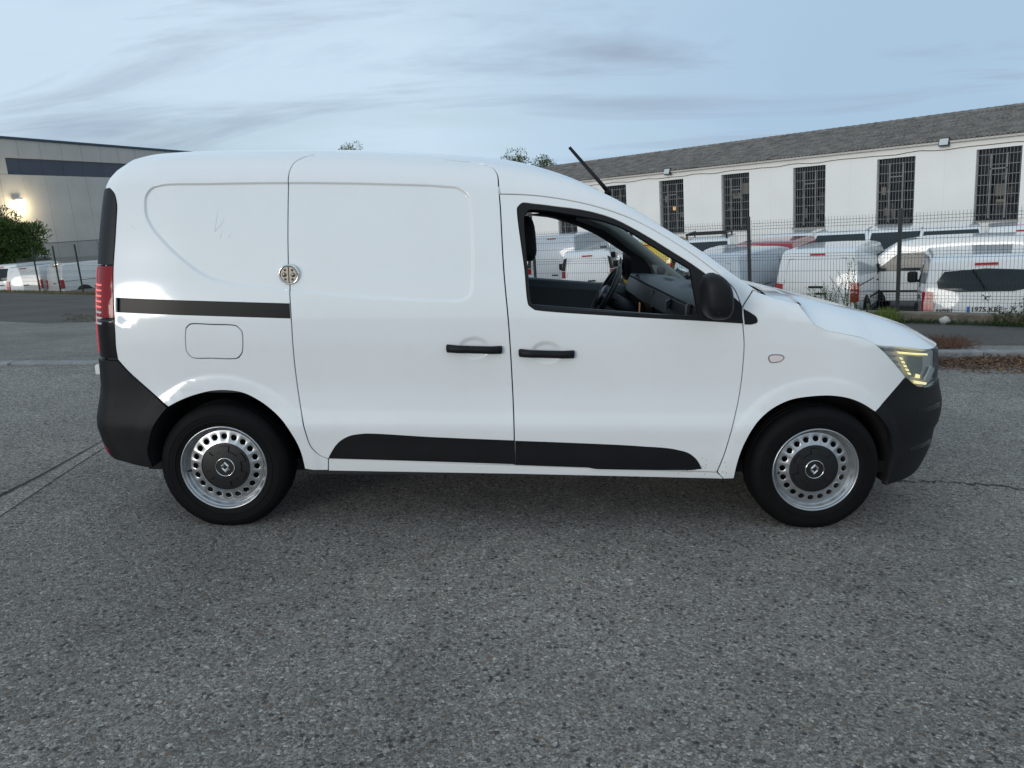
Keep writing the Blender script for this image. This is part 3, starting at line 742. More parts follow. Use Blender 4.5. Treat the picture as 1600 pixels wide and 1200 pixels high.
for s_ in (-1, 1):
    for zz in (-.021, .021): MB().lathe_y([(.0, -.0115), (.005, -.0115), (.006, -.008)], 12, (c0.x + s_ * .0165, c0.y, c0.z + zz)).obj('lock_screw', mat('screw_dark', (.10, .08, .06), .4, .7), lk, True, VO)
    MB().lathe_y([(.0, -.015), (.007, -.0145), (.010, -.012), (.011, -.008)], 16, (c0.x + s_ * .020, c0.y, c0.z)).obj('lock_cylinder', mat('screw_mid', (.25, .21, .17), .3, .9), lk, True, VO)
M_SCR = mat('scratch', (.45, .47, .48), .7)
for pts in ([(336, 362), (338, 345), (341, 326)], [(336, 362), (345, 352), (351, 341)], [(344, 373), (348, 360)], [(357, 371), (362, 364)], [(282, 609.3), (318, 609.3)], [(205, 352), (212, 358)]):
    MB().tube([body(*az(*q)) for q in pts], [.0007] * (len(pts) - 1) + [.0003], 4, False).obj('scratch', M_SCR, VAN, off=VO)
random.seed(21)
for k in range(26):
    x_ = random.uniform(1060, 1135); y_ = 741 - abs(random.gauss(0, 14)); p_ = body(*az(x_, y_))
    MB().lathe_y([(.0, -.0008), (random.uniform(.0012, .0028), -.0006), (.003, .002)], 6, p_).obj('stone_chip', mat('chip', (.16, .15, .14), .8), VAN, off=VO)
# door mirror
def mirror_shell(sgn):
    # camera-side outline in pixels, at y about -0.2
    def rounded(c, hw, hd, hh, top_k):
        rows = []
        for i in range(17):
            t = math.sin(math.pi / 2 * (-1 + i / 8)); row = []
            w = (1 - abs(t) ** 3.2) ** .42 if abs(t) < .9999 else 0.01
            for k in range(24):
                an = 2 * math.pi * k / 24; cx, cy = math.cos(an), math.sin(an)
                x = hw * math.copysign(abs(cx) ** .62, cx) * w; y = hd * math.copysign(abs(cy) ** .7, cy) * w
                lean = -.012 * t - (.028 * max(0, t) ** 2 if cx > 0 else .0)
                row.append(Vector((c.x + x + lean + (.012 * (cx > 0)), c.y + y, c.z + t * hh)))
            rows.append(row)
        return rows
    c = on_y(1117, 463, -.15) - (Vector((.075, 0, 0)) if sgn > 0 else Vector())
    rows = rounded(c, .061, .085, .102, .5)
    if sgn > 0: rows = [[Vector((p.x, 2 * VC - p.y, p.z)) for p in r_] for r_ in rows]
    m = MB().grid(rows, True, sgn < 0 and False)
    mh = m.obj('door_mirror', M_PLASTIC, VAN, True, VO)
    y = c.y if sgn < 0 else 2 * VC - c.y
    lip = MB().grid([[Vector((p.x * 1.0 + (p.x - c.x) * .03, y + (p.y - y) * 1.03, p.z)) for p in rows[i]] for i in (2, 3)], True)
    g = MB(); s0 = 1 if sgn < 0 else -1
    pl = [(-.078, -.088), (.078, -.088), (.09, -.05), (.088, .05), (.07, .095), (-.06, .10), (-.085, .06), (-.09, -.05)]
    g.prism(pl, lambda p: (c.x - (.043 if sgn < 0 else .056), y + p[0] * (.55 if sgn < 0 else .8), c.z + p[1] * (.66 if sgn < 0 else .86)), (-.006, 0, 0)); g.obj('mirror_glass', mat('mirror_glass', (.8, .82, .84), .03, 1.0), mh, off=VO)
    s_ = 1 if sgn < 0 else -1
    a = MB().tube([(c.x + .01, y + s_ * .04, c.z - .085), (c.x + .03, y + s_ * .09, c.z - .085), (c.x + .05, y + s_ * .165, c.z - .075)], [.026, .030, .036], 10); a.obj('mirror_arm', M_PLASTIC, mh, True, VO)
    st_ = MB().tube([(c.x - .045, y - s_ * .02, c.z - .06), (c.x, y - s_ * .083, c.z - .063), (c.x + .05, y - s_ * .03, c.z - .06)], .0025, 5); st_.obj('mirror_seam', M_GLOSSB, mh, True, VO)
mirror_shell(-1); mirror_shell(1)
ab, at_ = on_y(949, 298, VC), on_y(889.5, 230, VC)
an_ = MB().tube([ab, ab.lerp(at_, .12), at_], [.013, .011, .0085], 8).obj('antenna', M_PLASTIC, VAN, True, VO)
MB().lathe_y([(.0, -.015), (.018, -.011), (.019, .011), (0, .015)], 12, ab + Vector((.003, 0, -.010))).obj('antenna_base', M_PLASTIC, an_, True, VO)

# ------------------------------------------------------------------ cab interior
FY = 2 * VC
def far(y): return FY - y
b = MB(); b.box((-.06, VC, .90), (.03, 1.50, 1.10)); b.box((-.06, VC, 1.55), (.03, 1.30, .24)); b.obj('bulkhead', M_TRIM, VAN, off=VO)
# door inner skins with a lighter shoulder and an armrest ledge
for s_ in (-1, 1):
    q = lambda y: y if s_ < 0 else far(y)
    rows = []
    xs = [.04, .3, .6, .85, 1.02]
    for y, zf in ((.03, 0), (.055, .012), (.085, .012), (.105, 0), (.115, -.04), (.118, -.13), (.145, -.17), (.16, -.20), (.16, -.25), (.125, -.28), (.12, -.6)):
        rows.append([Vector((x, q(y), 1.068 - .075 * (x - .05) / .95 * .9 - (.004 if s_ < 0 else 0) + zf)) for x in xs])
    MB().grid(rows, flip=s_ < 0).obj('door_trim', M_TRIM, VAN, True, VO)
    rows2 = [[p + Vector((0, -.001 * s_, .0015)) for p in r_] for r_ in rows[1:5]]
    MB().grid(rows2, flip=s_ < 0).obj('door_shoulder', M_DASH, VAN, True, VO)
# headlining
rows = []
for a in frange(-.02, .40, 8):
    e = body(a, f_ze(a)); rows.append([Vector((e.x + .10 * sstep(-.1, .42, a) * (1 - s * s), VC + s * (VC - e.y + .03), e.z - .055 + .045 * (1 - s * s) - .02 * (abs(s) > .9))) for s in [-1, -.9, -.6, -.3, 0, .3, .6, .9, 1]])
MB().grid(rows).obj('headlining', M_TRIM, VAN, True, VO)
# far screen pillar, its black window surround, quarter panel
def strip_px(nm, lists, m, parent=VAN):
    rows = []
    for pts, Y in lists:
        q = [on_y(x, y, Y) for x, y in pts]; rr_ = []
        L = [0]
        for p0, p1 in zip(q[:-1], q[1:]): L.append(L[-1] + (p1 - p0).length)
        for t in frange(0, L[-1], 14):
            k = 0
            while k < len(L) - 2 and L[k + 1] < t: k += 1
            rr_.append(q[k].lerp(q[k + 1], (t - L[k]) / (L[k + 1] - L[k])))
        rows.append(rr_)
    return MB().grid(rows).obj(nm, m, parent, True, VO)
strip_px('pillar_trim', [([(900, 330), (945, 345), (966, 353.5), (996, 376), (1020, 395.5), (1050, 419), (1073, 437)], 1.56), ([(900, 331), (945, 347), (966, 356), (996, 379), (1020, 399), (1050, 423), (1071, 440)], 1.53),
         ([(900, 338), (945, 354), (975, 376), (995, 391), (1015, 406), (1032, 422), (1045, 440)], 1.545), ([(900, 344), (945, 360.5), (965, 375), (984, 390.5), (1005, 404), (1015.5, 416), (1021, 432)], 1.60)], M_PILLAR)
strip_px('window_surround', [([(860, 332), (904, 343), (945, 359.5), (965, 374), (984, 389.5), (1006, 404)], 1.612), ([(830, 334), (860, 337), (904, 351), (930, 363), (960, 382), (987, 400)], 1.625), ([(830, 337), (860, 340), (904, 354), (930, 366), (960, 385), (986, 403)], 1.66)], M_TRIM)
strip_px('quarter_trim', [([(986, 397), (1004, 402), (1017, 416), (1023, 432)], 1.616), ([(986, 430), (995, 432), (1010, 433), (1023, 434)], 1.616)], M_SEAT)
strip_px('screen_seal', [([(940, 342), (966, 352.5), (996, 375), (1020, 394.5), (1050, 418), (1073, 436)], 1.565), ([(940, 344), (966, 354.5), (996, 377), (1020, 396.5), (1050, 420.4), (1071, 438.5)], 1.555)], M_GLOSSB)
MB().prism([(1018, 414), (1026, 414), (1048, 426), (1042, 431), (1024, 427)], lambda p: on_y(p[0], p[1], 1.522), (0, .02, 0)).obj('tweeter_panel', M_PILLAR, VAN, off=VO)
MB().lathe_y([(.0, -.002), (.020, -.002), (.026, .0), (.028, .006)], 20, on_y(1033.5, 422.8, 1.516)).obj('tweeter', mat('tweeter_grille', (.09, .09, .09), .6), VAN, True, VO)
# dashboard swept across the cab between the screen foot and the lip
lipx, lipy = lut([(.12, 1098), (.2, 1089), (.5, 1052), (.8, 1026), (.95, 1011), (1.15, 1000), (1.45, 989), (1.62, 984)]), lut([(.12, 484), (.2, 480), (.5, 463), (.8, 450), (.95, 443), (1.15, 437), (1.45, 431), (1.62, 429)])
bkx, bky = lut([(.12, 1135), (.2, 1122), (.5, 1092), (.8, 1068), (1.15, 1036), (1.5, 1006), (1.62, 1000)]), lut([(.12, 452), (.2, 449), (.5, 441), (.8, 436), (1.15, 429.5), (1.5, 427), (1.62, 426.5)])
top_rows, face_rows = [], []
for y in frange(.12, 1.62, 44):
    Lp, Bk = on_y(lipx(y), lipy(y), y), on_y(bkx(y), bky(y), y)
    dip = .016 * math.exp(-((y - .48) / .12) ** 4) + .012 * math.exp(-((y - .95) / .09) ** 4)
    top_rows.append([Bk + Vector((.12, 0, -.03)), Bk, Bk.lerp(Lp, .18), Bk.lerp(Lp, .24) - Vector((0, 0, dip)), Bk.lerp(Lp, .5) + Vector((0, 0, .004 - dip)), Bk.lerp(Lp, .56) + Vector((0, 0, .006)), Bk.lerp(Lp, .85) + Vector((0, 0, .006)), Lp, Lp + Vector((.004, 0, -.010))])
    face_rows.append([Lp + Vector((.006, 0, -.010)), Lp + Vector((-.004, 0, -.016)), Lp + Vector((-.018, 0, -.05)), Lp + Vector((-.03, 0, -.095)), Lp + Vector((-.012, 0, -.125)), Lp + Vector((.02, 0, -.22)), Lp + Vector((.08, 0, -.42))])
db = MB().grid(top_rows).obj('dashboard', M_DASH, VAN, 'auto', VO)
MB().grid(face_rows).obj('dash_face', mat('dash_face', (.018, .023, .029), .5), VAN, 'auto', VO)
MB().tube([r_[-1] for r_ in top_rows], .005, 5).obj('dash_gap', M_LINER, VAN, True, VO)
def vent(px, py, Y, wy, hz, rz):
    c = on_y(px, py, Y) + Vector((.012, 0, 0)); M3 = Matrix.Rotation(R(rz), 3, 'Z')
    v = MB()
    for q, d_ in (((0, 0, hz / 2), (.010, wy, .006)), ((0, 0, -hz / 2), (.010, wy, .006)), ((0, -wy / 2, 0), (.010, .006, hz)), ((0, wy / 2, 0), (.010, .006, hz))): v.box(c + M3 @ Vector(q), d_, M3)
    v = v.obj('air_vent', M_TRIM, VAN, off=VO)
    MB().box(c + M3 @ Vector((.012, 0, 0)), (.012, wy, hz), M3).obj('vent_recess', M_LINER, v, off=VO)
    for k in range(4): MB().box(c + M3 @ Vector((-.002, 0, hz * (-.32 + k * .21))), (.016, wy * .92, .004), M3 @ Matrix.Rotation(R(25), 3, 'Y')).obj('vent_slat', M_TRIM, v, off=VO)
vent(1014.5, 460.5, .88, .10, .055, -8); vent(1028, 465, .76, .10, .055, -14); vent(1073, 484, .30, .14, .06, -24)
c_ = on_y(999, 481, .92); MB().box(c_, (.006, .10, .055), Matrix.Rotation(R(-8), 3, 'Z')).obj('radio_display', mat('amber_display', (.42, .24, .13), .4, emit=(.8, .38, .16), estr=.06), VAN, off=VO)
MB().box(on_y(1015, 482, .84) + Vector((.01, 0, 0)), (.02, .20, .05), Matrix.Rotation(R(-10), 3, 'Z'), .006).obj('radio_unit', M_GLOSSB, VAN, off=VO)
MB().box(on_y(1050, 474, .5) + Vector((-.012, 0, 0)), (.008, .24, .05), Matrix.Rotation(R(-22), 3, 'Z'), .003).obj('dash_pad', M_DASH, VAN, off=VO)
bn_ = MB()
bn_.grid([[Vector((.82 + .10 * u_, 1.27 + .17 * math.cos(t_), 1.055 + (.06 - .02 * u_) * math.sin(t_))) for t_ in frange(0, math.pi, 12)] for u_ in (-.5, -.3, .2, .8)])
bn_.obj('instrument_hood', M_TRIM, VAN, True, VO)
# steering wheel
swc = Vector((.565, 1.27, 1.0)); ax = Vector((-.88, 0, .47)).normalized(); sx = Vector((0, 1, 0)); sy = ax.cross(sx)
ring = [swc + (sx * math.cos(t_) + sy * math.sin(t_)) * .185 for t_ in frange(0, 2 * math.pi, 48)[:-1]]
g = []
for k, t_ in enumerate(frange(0, 2 * math.pi, 48)[:-1]):
    rad = (sx * math.cos(t_) + sy * math.sin(t_)); g.append([swc + rad * (.185 + .0165 * math.cos(q)) + ax * .0165 * math.sin(q) for q in frange(0, 2 * math.pi, 10)[:-1]])
g.append(g[0])
sw = MB().grid(g, True).obj('steering_wheel', mat('wheel_leather', (.014, .014, .016), .42), VAN, True, VO)
hubm = MB(); hubm.grid([[swc + (sx * math.cos(t_) * 1.15 + sy * math.sin(t_)) * r_ + ax * h_ for t_ in frange(0, 2 * math.pi, 24)[:-1]] for r_, h_ in ((.001, .028), (.05, .026), (.068, .015), (.07, -.02))], True, True); hubm.obj('wheel_hub', mat('hub_grey', (.05, .06, .075), .4), sw, True, VO)
for an in (0, math.pi, 1.5 * math.pi):
    d_ = sx * math.cos(an) + sy * math.sin(an); MB().tube([swc + d_ * .05, swc + d_ * .18], [.022, .014], 8).obj('spoke', M_TRIM, sw, True, VO)
MB().box(swc + ax * .03 + sx * 0 - Vector((0, .0, 0)), (.004, .03, .035), ax.to_track_quat('X', 'Z').to_matrix()).obj('emblem', M_CHROME, sw, off=VO)
MB().tube([swc - ax * .02, swc - ax * .30], .045, 12).obj('steering_column', M_TRIM, VAN, True, VO)
for s_ in (-1, 1): MB().tube([swc - ax * .06, swc - ax * .05 + sx * s_ * .16 + Vector((0, 0, .02))], [.008, .011], 6).obj('column_stalk', M_TRIM, VAN, True, VO)
gl = MB().tube([(.66, .87, .74), (.62, .87, .86), (.615, .87, .90)], [.02, .012, .012], 8).obj('gear_lever', M_TRIM, VAN, True, VO)
MB().lathe_y([(0, -.024), (.016, -.018), (.024, 0), (.016, .018), (0, .024)], 12, (.615, .87, .925)).obj('gear_knob', M_GLOSSB, gl, True, VO)
MB().box((.76, .87, .68), (.24, .22, .18), bev=.03).obj('gear_console', M_TRIM, VAN, off=VO)
# seats
def seat(yc):
    s_ = empty('seat'); s_.parent = VAN
    def cush(c, d, rot, nm):
        rows = []
        for i in range(9):
            t = -1 + i / 4; w = (1 - abs(t) ** 4) ** .3 if abs(t) < 1 else .55
            rows.append([Matrix.Rotation(rot, 3, 'Y') @ Vector((d[0] / 2 * math.copysign(abs(math.cos(a)) ** .5, math.cos(a)) * w, d[1] / 2 * math.copysign(abs(math.sin(a)) ** .5, math.sin(a)) * w, d[2] / 2 * t)) + Vector(c) - VO for a in frange(0, 2 * math.pi, 20)[:-1]])
        m = MB().grid(rows, True); b0 = len(rows) - 1
        for r_ in (rows[0], rows[-1]): m.add([sum(r_, Vector()) / 20] + r_, [(0, 1 + k, 1 + (k + 1) % 20) for k in range(20)])
        return m.obj(nm, M_SEAT, s_, True)
    cush((.30, yc, .52), (.50, .48, .18), R(-6), 'seat_cushion')
    cush((.03, yc, .84), (.14, .48, .62), R(-6), 'seat_back')
    cush((.062, yc, 1.365), (.11, .27, .22), R(-6), 'headrest')
    MB().tube([Vector((.02, yc - .05, 1.12)) - VO, Vector((.04, yc - .05, 1.30)) - VO], .007, 6).obj('headrest_post', M_CHROME, s_, True)
seat(.45); seat(1.27)
# ------------------------------------------------------------------ setting (world frame)
ZC = CAMW.z
def hv(v): v = Vector((v.x, v.y, 0)); return v.normalized()
def asphalt(name, base, stone=1.0, dark=0.0):
    m = bpy.data.materials.new(name); m.use_nodes = True; nt = m.node_tree; n, l = nt.nodes, nt.links
    b = n['Principled BSDF']; b.inputs['Roughness'].default_value = .75; b.inputs['Specular IOR Level'].default_value = .35
    t = n.new('ShaderNodeTexCoord')
    def vor(s, feat='F1'):
        v = n.new('ShaderNodeTexVoronoi'); v.feature = feat; v.inputs['Scale'].default_value = s; l.new(t.outputs['Object'], v.inputs['Vector']); return v
    def noi(s, d=5, r_=.6):
        v = n.new('ShaderNodeTexNoise'); v.inputs['Scale'].default_value = s; v.inputs['Detail'].default_value = d; v.inputs['Roughness'].default_value = r_
        l.new(t.outputs['Object'], v.inputs['Vector']); return v
    def ramp(sock, stops, interp='LINEAR'):
        r_ = n.new('ShaderNodeValToRGB'); r_.color_ramp.interpolation = interp; e = r_.color_ramp.elements
        e[0].position = stops[0][0]; e[0].color = (*stops[0][1], 1); e[1].position = stops[-1][0]; e[1].color = (*stops[-1][1], 1)
        for p, c in stops[1:-1]: k = e.new(p); k.color = (*c, 1)
        l.new(sock, r_.inputs[0]); return r_.outputs[0]
    def mix(f, a, c, mode='MIX'):
        x = n.new('ShaderNodeMix'); x.data_type = 'RGBA'; x.blend_type = mode
        for s, v in ((x.inputs[0], f), (x.inputs[6], a), (x.inputs[7], c)):
            if isinstance(v, (int, float)): s.default_value = v
            elif isinstance(v, tuple): s.default_value = (*v, 1)
            else: l.new(v, s)
        return x.outputs[2]
    def mth(op, a, c):
        x = n.new('ShaderNodeMath'); x.operation = op
        for i, v in enumerate((a, c)):
            if isinstance(v, (int, float)): x.inputs[i].default_value = v
            else: l.new(v, x.inputs[i])
        return x.outputs[0]
    g = lambda k: tuple(base * k * q for q in (1.09, 1.0, .90))
    wob = noi(60, 2); wmx = n.new('ShaderNodeVectorMath'); wmx.operation = 'MULTIPLY_ADD'
    l.new(wob.outputs['Color'], wmx.inputs[0]); wmx.inputs[1].default_value = (.018,) * 3; l.new(t.outputs['Object'], wmx.inputs[2])
    v1 = vor(125); v2 = vor(50); v3 = vor(280)
    for v in (v1, v2): l.new(wmx.outputs[0], v.inputs['Vector'])
    s1 = n.new('ShaderNodeSeparateColor'); l.new(v1.outputs['Color'], s1.inputs[0])
    s2 = n.new('ShaderNodeSeparateColor'); l.new(v2.outputs['Color'], s2.inputs[0])
    s3 = n.new('ShaderNodeSeparateColor'); l.new(v3.outputs['Color'], s3.inputs[0])
    c1 = ramp(s1.outputs[0], [(0, g(.15)), (.18, g(.35)), (.36, g(.75)), (.66, g(1.15)), (.86, g(1.7)), (.96, g(2.3)), (1, g(3.6))])
    c3 = ramp(s3.outputs[0], [(0, g(.5)), (.3, g(.85)), (.75, g(1.15)), (.95, g(1.7)), (1, g(2.6))])
    col = mix(.45, c1, c3)
    big = ramp(s2.outputs[0], [(0, (base * .16, base * .16, base * .17)), (.45, (base * .3, base * .27, base * .25)), (.62, (base * .95, base * .68, base * .46)), (.85, (base * .6, base * .5, base * .42)), (.95, (base * 1.9, base * 1.6, base * 1.3)), (1, (base * 2.6, base * 2.5, base * 2.4))])
    msk = mth('MULTIPLY', mth('GREATER_THAN', s2.outputs[1], 1 - .11 * stone), mth('LESS_THAN', v2.outputs['Distance'], .46))
    col = mix(mth('MULTIPLY', msk, .85), col, big)
    patch = ramp(noi(.55, 6).outputs['Fac'], [(.3, (.70, .70, .70)), (.66, (1.22, 1.22, 1.19))])
    patch2 = ramp(noi(5, 4).outputs['Fac'], [(.3, (.90, .90, .90)), (.7, (1.08, 1.08, 1.08))])
    col = mix(1.0, mix(1.0, col, patch, 'MULTIPLY'), patch2, 'MULTIPLY')
    l.new(col, b.inputs['Base Color'])
    hgt = mth('ADD', mth('MULTIPLY', v1.outputs['Distance'], -1.0), mth('ADD', mth('MULTIPLY', v3.outputs['Distance'], -.45), mth('MULTIPLY', msk, -.5)))
    bp = n.new('ShaderNodeBump'); bp.inputs['Strength'].default_value = 1.0; bp.inputs['Distance'].default_value = .011
    l.new(hgt, bp.inputs['Height']); l.new(bp.outputs[0], b.inputs['Normal'])
    MATS[name] = m; return m
M_ROAD = asphalt('road_asphalt', .25, 1.9)
M_PAVE = asphalt('pavement_concrete', .24, .2)
M_LOT = asphalt('worn_dark_tarmac', .095, .3)
M_CONC = mat('kerb_concrete', (.24, .24, .235), .85, var=.22, vscale=7, bump=.5, bscale=80, dirt=((.10, .10, .10), 9, .7))
M_SOIL = mat('dry_soil', (.13, .105, .07), .95, var=.35, vscale=4, bump=.6, bscale=40)
M_CRACK = mat('crack_dark', (.035, .035, .035), .95)

def tw(p): return TILT @ Vector(p)
KL, KR = on_z(75, 571, 0), on_z(1550, 562, 0); kd = (KR - KL).normalized()
def kerb_pt(x): return KL + kd * ((x - KL.x) / kd.x)      # S frame, on the road plane
# road sheet in the street plane up to the kerb
g = MB(); xs = frange(-24, 22, 23)
rows = [[tw((x, -16, 0)) for x in xs], [tw((x, -4, 0)) for x in xs], [tw((x, kerb_pt(x).y + .02, 0)) for x in xs]]
struct(g.grid(rows).obj('road', M_ROAD))
# fence line
ZB = ZC - 1.96
FA, FB = at_height(1500, 488, ZB), at_height(100, 456, ZB); fd = hv(FB - FA)
fperp = Vector((fd.y, -fd.x, 0));  fperp = fperp if fperp.y < 0 else -fperp        # towards the street
def fence_at(px):                    # point of the fence line seen at column px
    d = rayw(px, 480); d = Vector((d.x, d.y)); q = Vector((FA.x - CAMW.x, FA.y - CAMW.y)); e = Vector((fd.x, fd.y))
    det = d.x * -e.y + e.x * d.y; t = (q.x * -e.y + e.x * q.y) / det
    return Vector((CAMW.x + d.x * t, CAMW.y + d.y * t, ZB))
# pavement between kerb and fence, falling away from the street plane
def zlot(x, y): return ZC - 3.2 + 1.15 * sstep(-3, -14, x)
cols = [-900, -600, -350, -150, 0, 75, 150, 300, 500, 700, 900, 1100, 1300, 1400, 1500, 1600, 1750, 2000, 2300]
strips = []
for px in cols:
    d = ray(px, 565); t = 1.0
    for _ in range(20): # kerb point at this column
        x = CAM.x + d.x * t; t = (kerb_pt(x).y + .15 - CAM.y) / d.y
    k = tw((CAM.x + d.x * t, CAM.y + d.y * t, .082 - .066 * sstep(2, -2, CAM.x + d.x * t))); f_ = fence_at(min(max(px, -250), 2300)) if px > -300 else fence_at(-250) + Vector((-40 * (-px - 300) / 600, 0, 0))
    f_ = Vector((f_.x, f_.y, ZB - (.17 if px > 900 else .17 - .13 * sstep(900, 200, px)))) + fperp * .12
    strips.append([k.lerp(f_, v) for v in frange(0, 1, 24)])
def vfind(row, ytgt):
    for i in range(24):
        y = proj(TILT.inverted() @ row[i])[1]
        if y <= ytgt: return max(i, 1)
    return 23
inv = TILT.inverted()
lo = [vfind(r_, 506 if px < 900 else 541) for r_, px in zip(strips, cols)]
def sheet(nm, i0, i1, m):
    n_ = 9; struct(MB().grid([[r_[a].lerp(r_[b_], k / n_) for k in range(n_ + 1)] for r_, a, b_ in zip(strips, i0, i1)], flip=True).obj(nm, m))
sheet('pavement', [0] * len(cols), lo, M_PAVE)
hi = [24 if px > 900 else 23 for px in cols]
sheet('tarmac_apron', lo, hi, M_LOT)
sheet('verge', hi, [24] * len(cols), M_SOIL)
# kerb of separate stones
kerb = struct(empty('kerb')); x = -8.0
kst = MB().box((0, 0, 0), (.985, .15, .16), bev=.012)
kme = None
while x < 9:
    p = kerb_pt(x + .5) + Vector((0, .075, .008 - .062 * sstep(2, -2, x) + random.uniform(-.004, .004)))
    if kme is None: o = kst.obj('kerb_stone', M_CONC, kerb); kme = o.data
    else: o = link(bpy.data.objects.new('kerb_stone', kme)); o.parent = kerb
    o.matrix_world = TILT @ Matrix.Translation(p) @ Matrix.Rotation(math.atan2(kd.y, kd.x) + R(random.uniform(-.3, .3)), 4, 'Z'); x += 1.0
# repaired joint and cracks in the road
def ribbon(nm, up, dn, m, lift):
    def dens(pp):
        out = []
        for (x0, y0), (x1, y1) in zip(pp[:-1], pp[1:]):
            k_ = 14
            for i in range(k_): t = i / k_; out.append((x0 + (x1 - x0) * t, y0 + (y1 - y0) * t))
        return out + [pp[-1]]
    U, Dn = dens(up), dens(dn)
    a = []; c = []
    for i, ((x0, y0), (x1, y1)) in enumerate(zip(U, Dn)):
        j = noise.noise(Vector((i * .31, lift * 900, 0))) * .05 + noise.noise(Vector((i * 1.7, lift * 900, 3))) * .02; j2 = noise.noise(Vector((i * .83, 7 + lift * 900, 0))) * .05
        a.append(tw(on_z(x0, y0, lift) + Vector((0, j, 0)))); c.append(tw(on_z(x1, y1, lift) + Vector((0, min(j + j2 * .5, j + abs(on_z(x0, y0, 0).y - on_z(x1, y1, 0).y) * .9), 0))))
    return struct(MB().grid([c, a]).obj(nm, m))
ribbon('road_joint_fill', [(-260, 925), (0, 777), (60, 746), (120, 712), (160, 690), (330, 600)], [(-260, 985), (0, 806), (60, 766), (120, 726), (160, 701), (330, 606)], asphalt('joint_concrete', .30, .0), .004)
ribbon('road_crack', [(-260, 918), (0, 772), (60, 743), (120, 710), (160, 688), (330, 598)], [(-260, 923), (0, 775.5), (60, 745.5), (120, 711.7), (160, 689.3), (330, 599)], M_CRACK, .008)
ribbon('road_crack', [(1380, 748), (1430, 752), (1490, 752.5), (1545, 758), (1600, 762.5), (1850, 790)], [(1380, 748.6), (1430, 752.8), (1490, 753.7), (1545, 759.2), (1600, 763.8), (1850, 791.5)], M_CRACK, .004)
# lot beyond the fence and far ground
n_ = 40; rows = []
for t in frange(-40, 75, n_):
    p = Vector((FA.x, FA.y, 0)) + fd * t
    rows.append([Vector(((p - fperp * s).x, (p - fperp * s).y, zlot((p - fperp * s).x, 0))) for s in (.1, 6, 14, 25, 45, 80)])
M_LOTG = mat('lot_ground', (.12, .115, .11), .9, var=.25, vscale=.5, bump=.4, bscale=30)
struct(MB().grid(rows).obj('lot_ground', M_LOTG))
struct(MB().add([(-1500, -300, ZC - 4.2), (1500, -300, ZC - 4.2), (1500, 2500, ZC - 4.2), (-1500, 2500, ZC - 4.2)], [(0, 1, 2, 3)]).obj('ground', mat('far_ground', (.10, .10, .08), .95, var=.3, vscale=.02)))
# low wall under the fence, built in lengths
M_WALL = mat('weathered_wall', (.17, .14, .105), .95, var=.35, vscale=3, bump=.8, bscale=25, dirt=((.30, .28, .24), 8, .6))
wall = tag(empty('low_wall'), 'low weathered brown concrete wall carrying the wire fence', 'wall')
t = -8.0
while t < 52:
    L = 2.5; p0 = FA + fd * t; c = p0 + fd * (L / 2)
    o = MB().box((0, 0, 0), (L - .02, .22, 1.5), bev=.015).obj('wall_length', M_WALL, wall)
    o.matrix_world = Matrix.Translation((c.x, c.y, ZB - .75 + random.uniform(-.012, .004))) @ Matrix.Rotation(math.atan2(fd.y, fd.x) + R(random.uniform(-.2, .2)), 4, 'Z'); t += L
# wire mesh fence
M_WIRE = mat('fence_wire', (.055, .06, .06), .55, .3); M_POST = mat('fence_post', (.022, .03, .024), .5)
fence = tag(empty('mesh_fence'), 'dark wire mesh fence on slim posts in front of the parked vans', 'fence')
p1402, p1172 = fence_at(1402), fence_at(1172); SP = (p1172 - p1402).length
FT = (ZC - 1.96) and 1.56
def lean(i): return R((.9 * math.sin(i * 2.1)))
wire = MB(); w_, wh = SP - .05, FT
def wbar(mb, a, b_, r_=.0026): mb.tube([a, b_], r_, 4, False)
for k in range(int(w_ / .05) + 1):
    x = k * .05; pts = [(x, 0, 0.01)]
    for zz in (.2, .9, 1.45): pts += [(x, 0, zz - .05), (x, -.022, zz), (x, 0, zz + .05)]
    pts.append((x, 0, wh)); wire.tube(pts, .0024, 4, False)
for zz, yy in ((.02, 0), (.15, 0), (.2, -.022), (.25, 0), (.45, 0), (.65, 0), (.85, 0), (.9, -.022), (.95, 0), (1.15, 0), (1.3, 0), (1.4, 0), (1.45, -.022), (1.5, 0)):
    wbar(wire, (0, yy, zz), (w_, yy, zz), .0028)
wme = None; pme = {}
ang = math.atan2(fd.y, fd.x)
for i in range(-3, 16):
    p = p1402 + fd * SP * i; h = 1.64 if i < 8 else 2.05
    if h not in pme: o = MB().box((0, 0, h / 2 - .02), (.05, .06, h + .04), bev=.006).obj('post', M_POST, fence); pme[h] = o.data
    else: o = link(bpy.data.objects.new('post', pme[h])); o.parent = fence
    o.matrix_world = Matrix.Translation(p) @ Matrix.Rotation(ang, 4, 'Z') @ Matrix.Rotation(lean(i), 4, 'Y')
    if wme is None: o = wire.obj('wire_panel', M_WIRE, fence); wme = o.data; stuff(o)
    else: o = link(bpy.data.objects.new('wire_panel', wme)); o.parent = fence; stuff(o)
    o.matrix_world = Matrix.Translation(p + fd * .025 + Vector((0, 0, random.uniform(-.02, .015)))) @ Matrix.Rotation(ang, 4, 'Z')

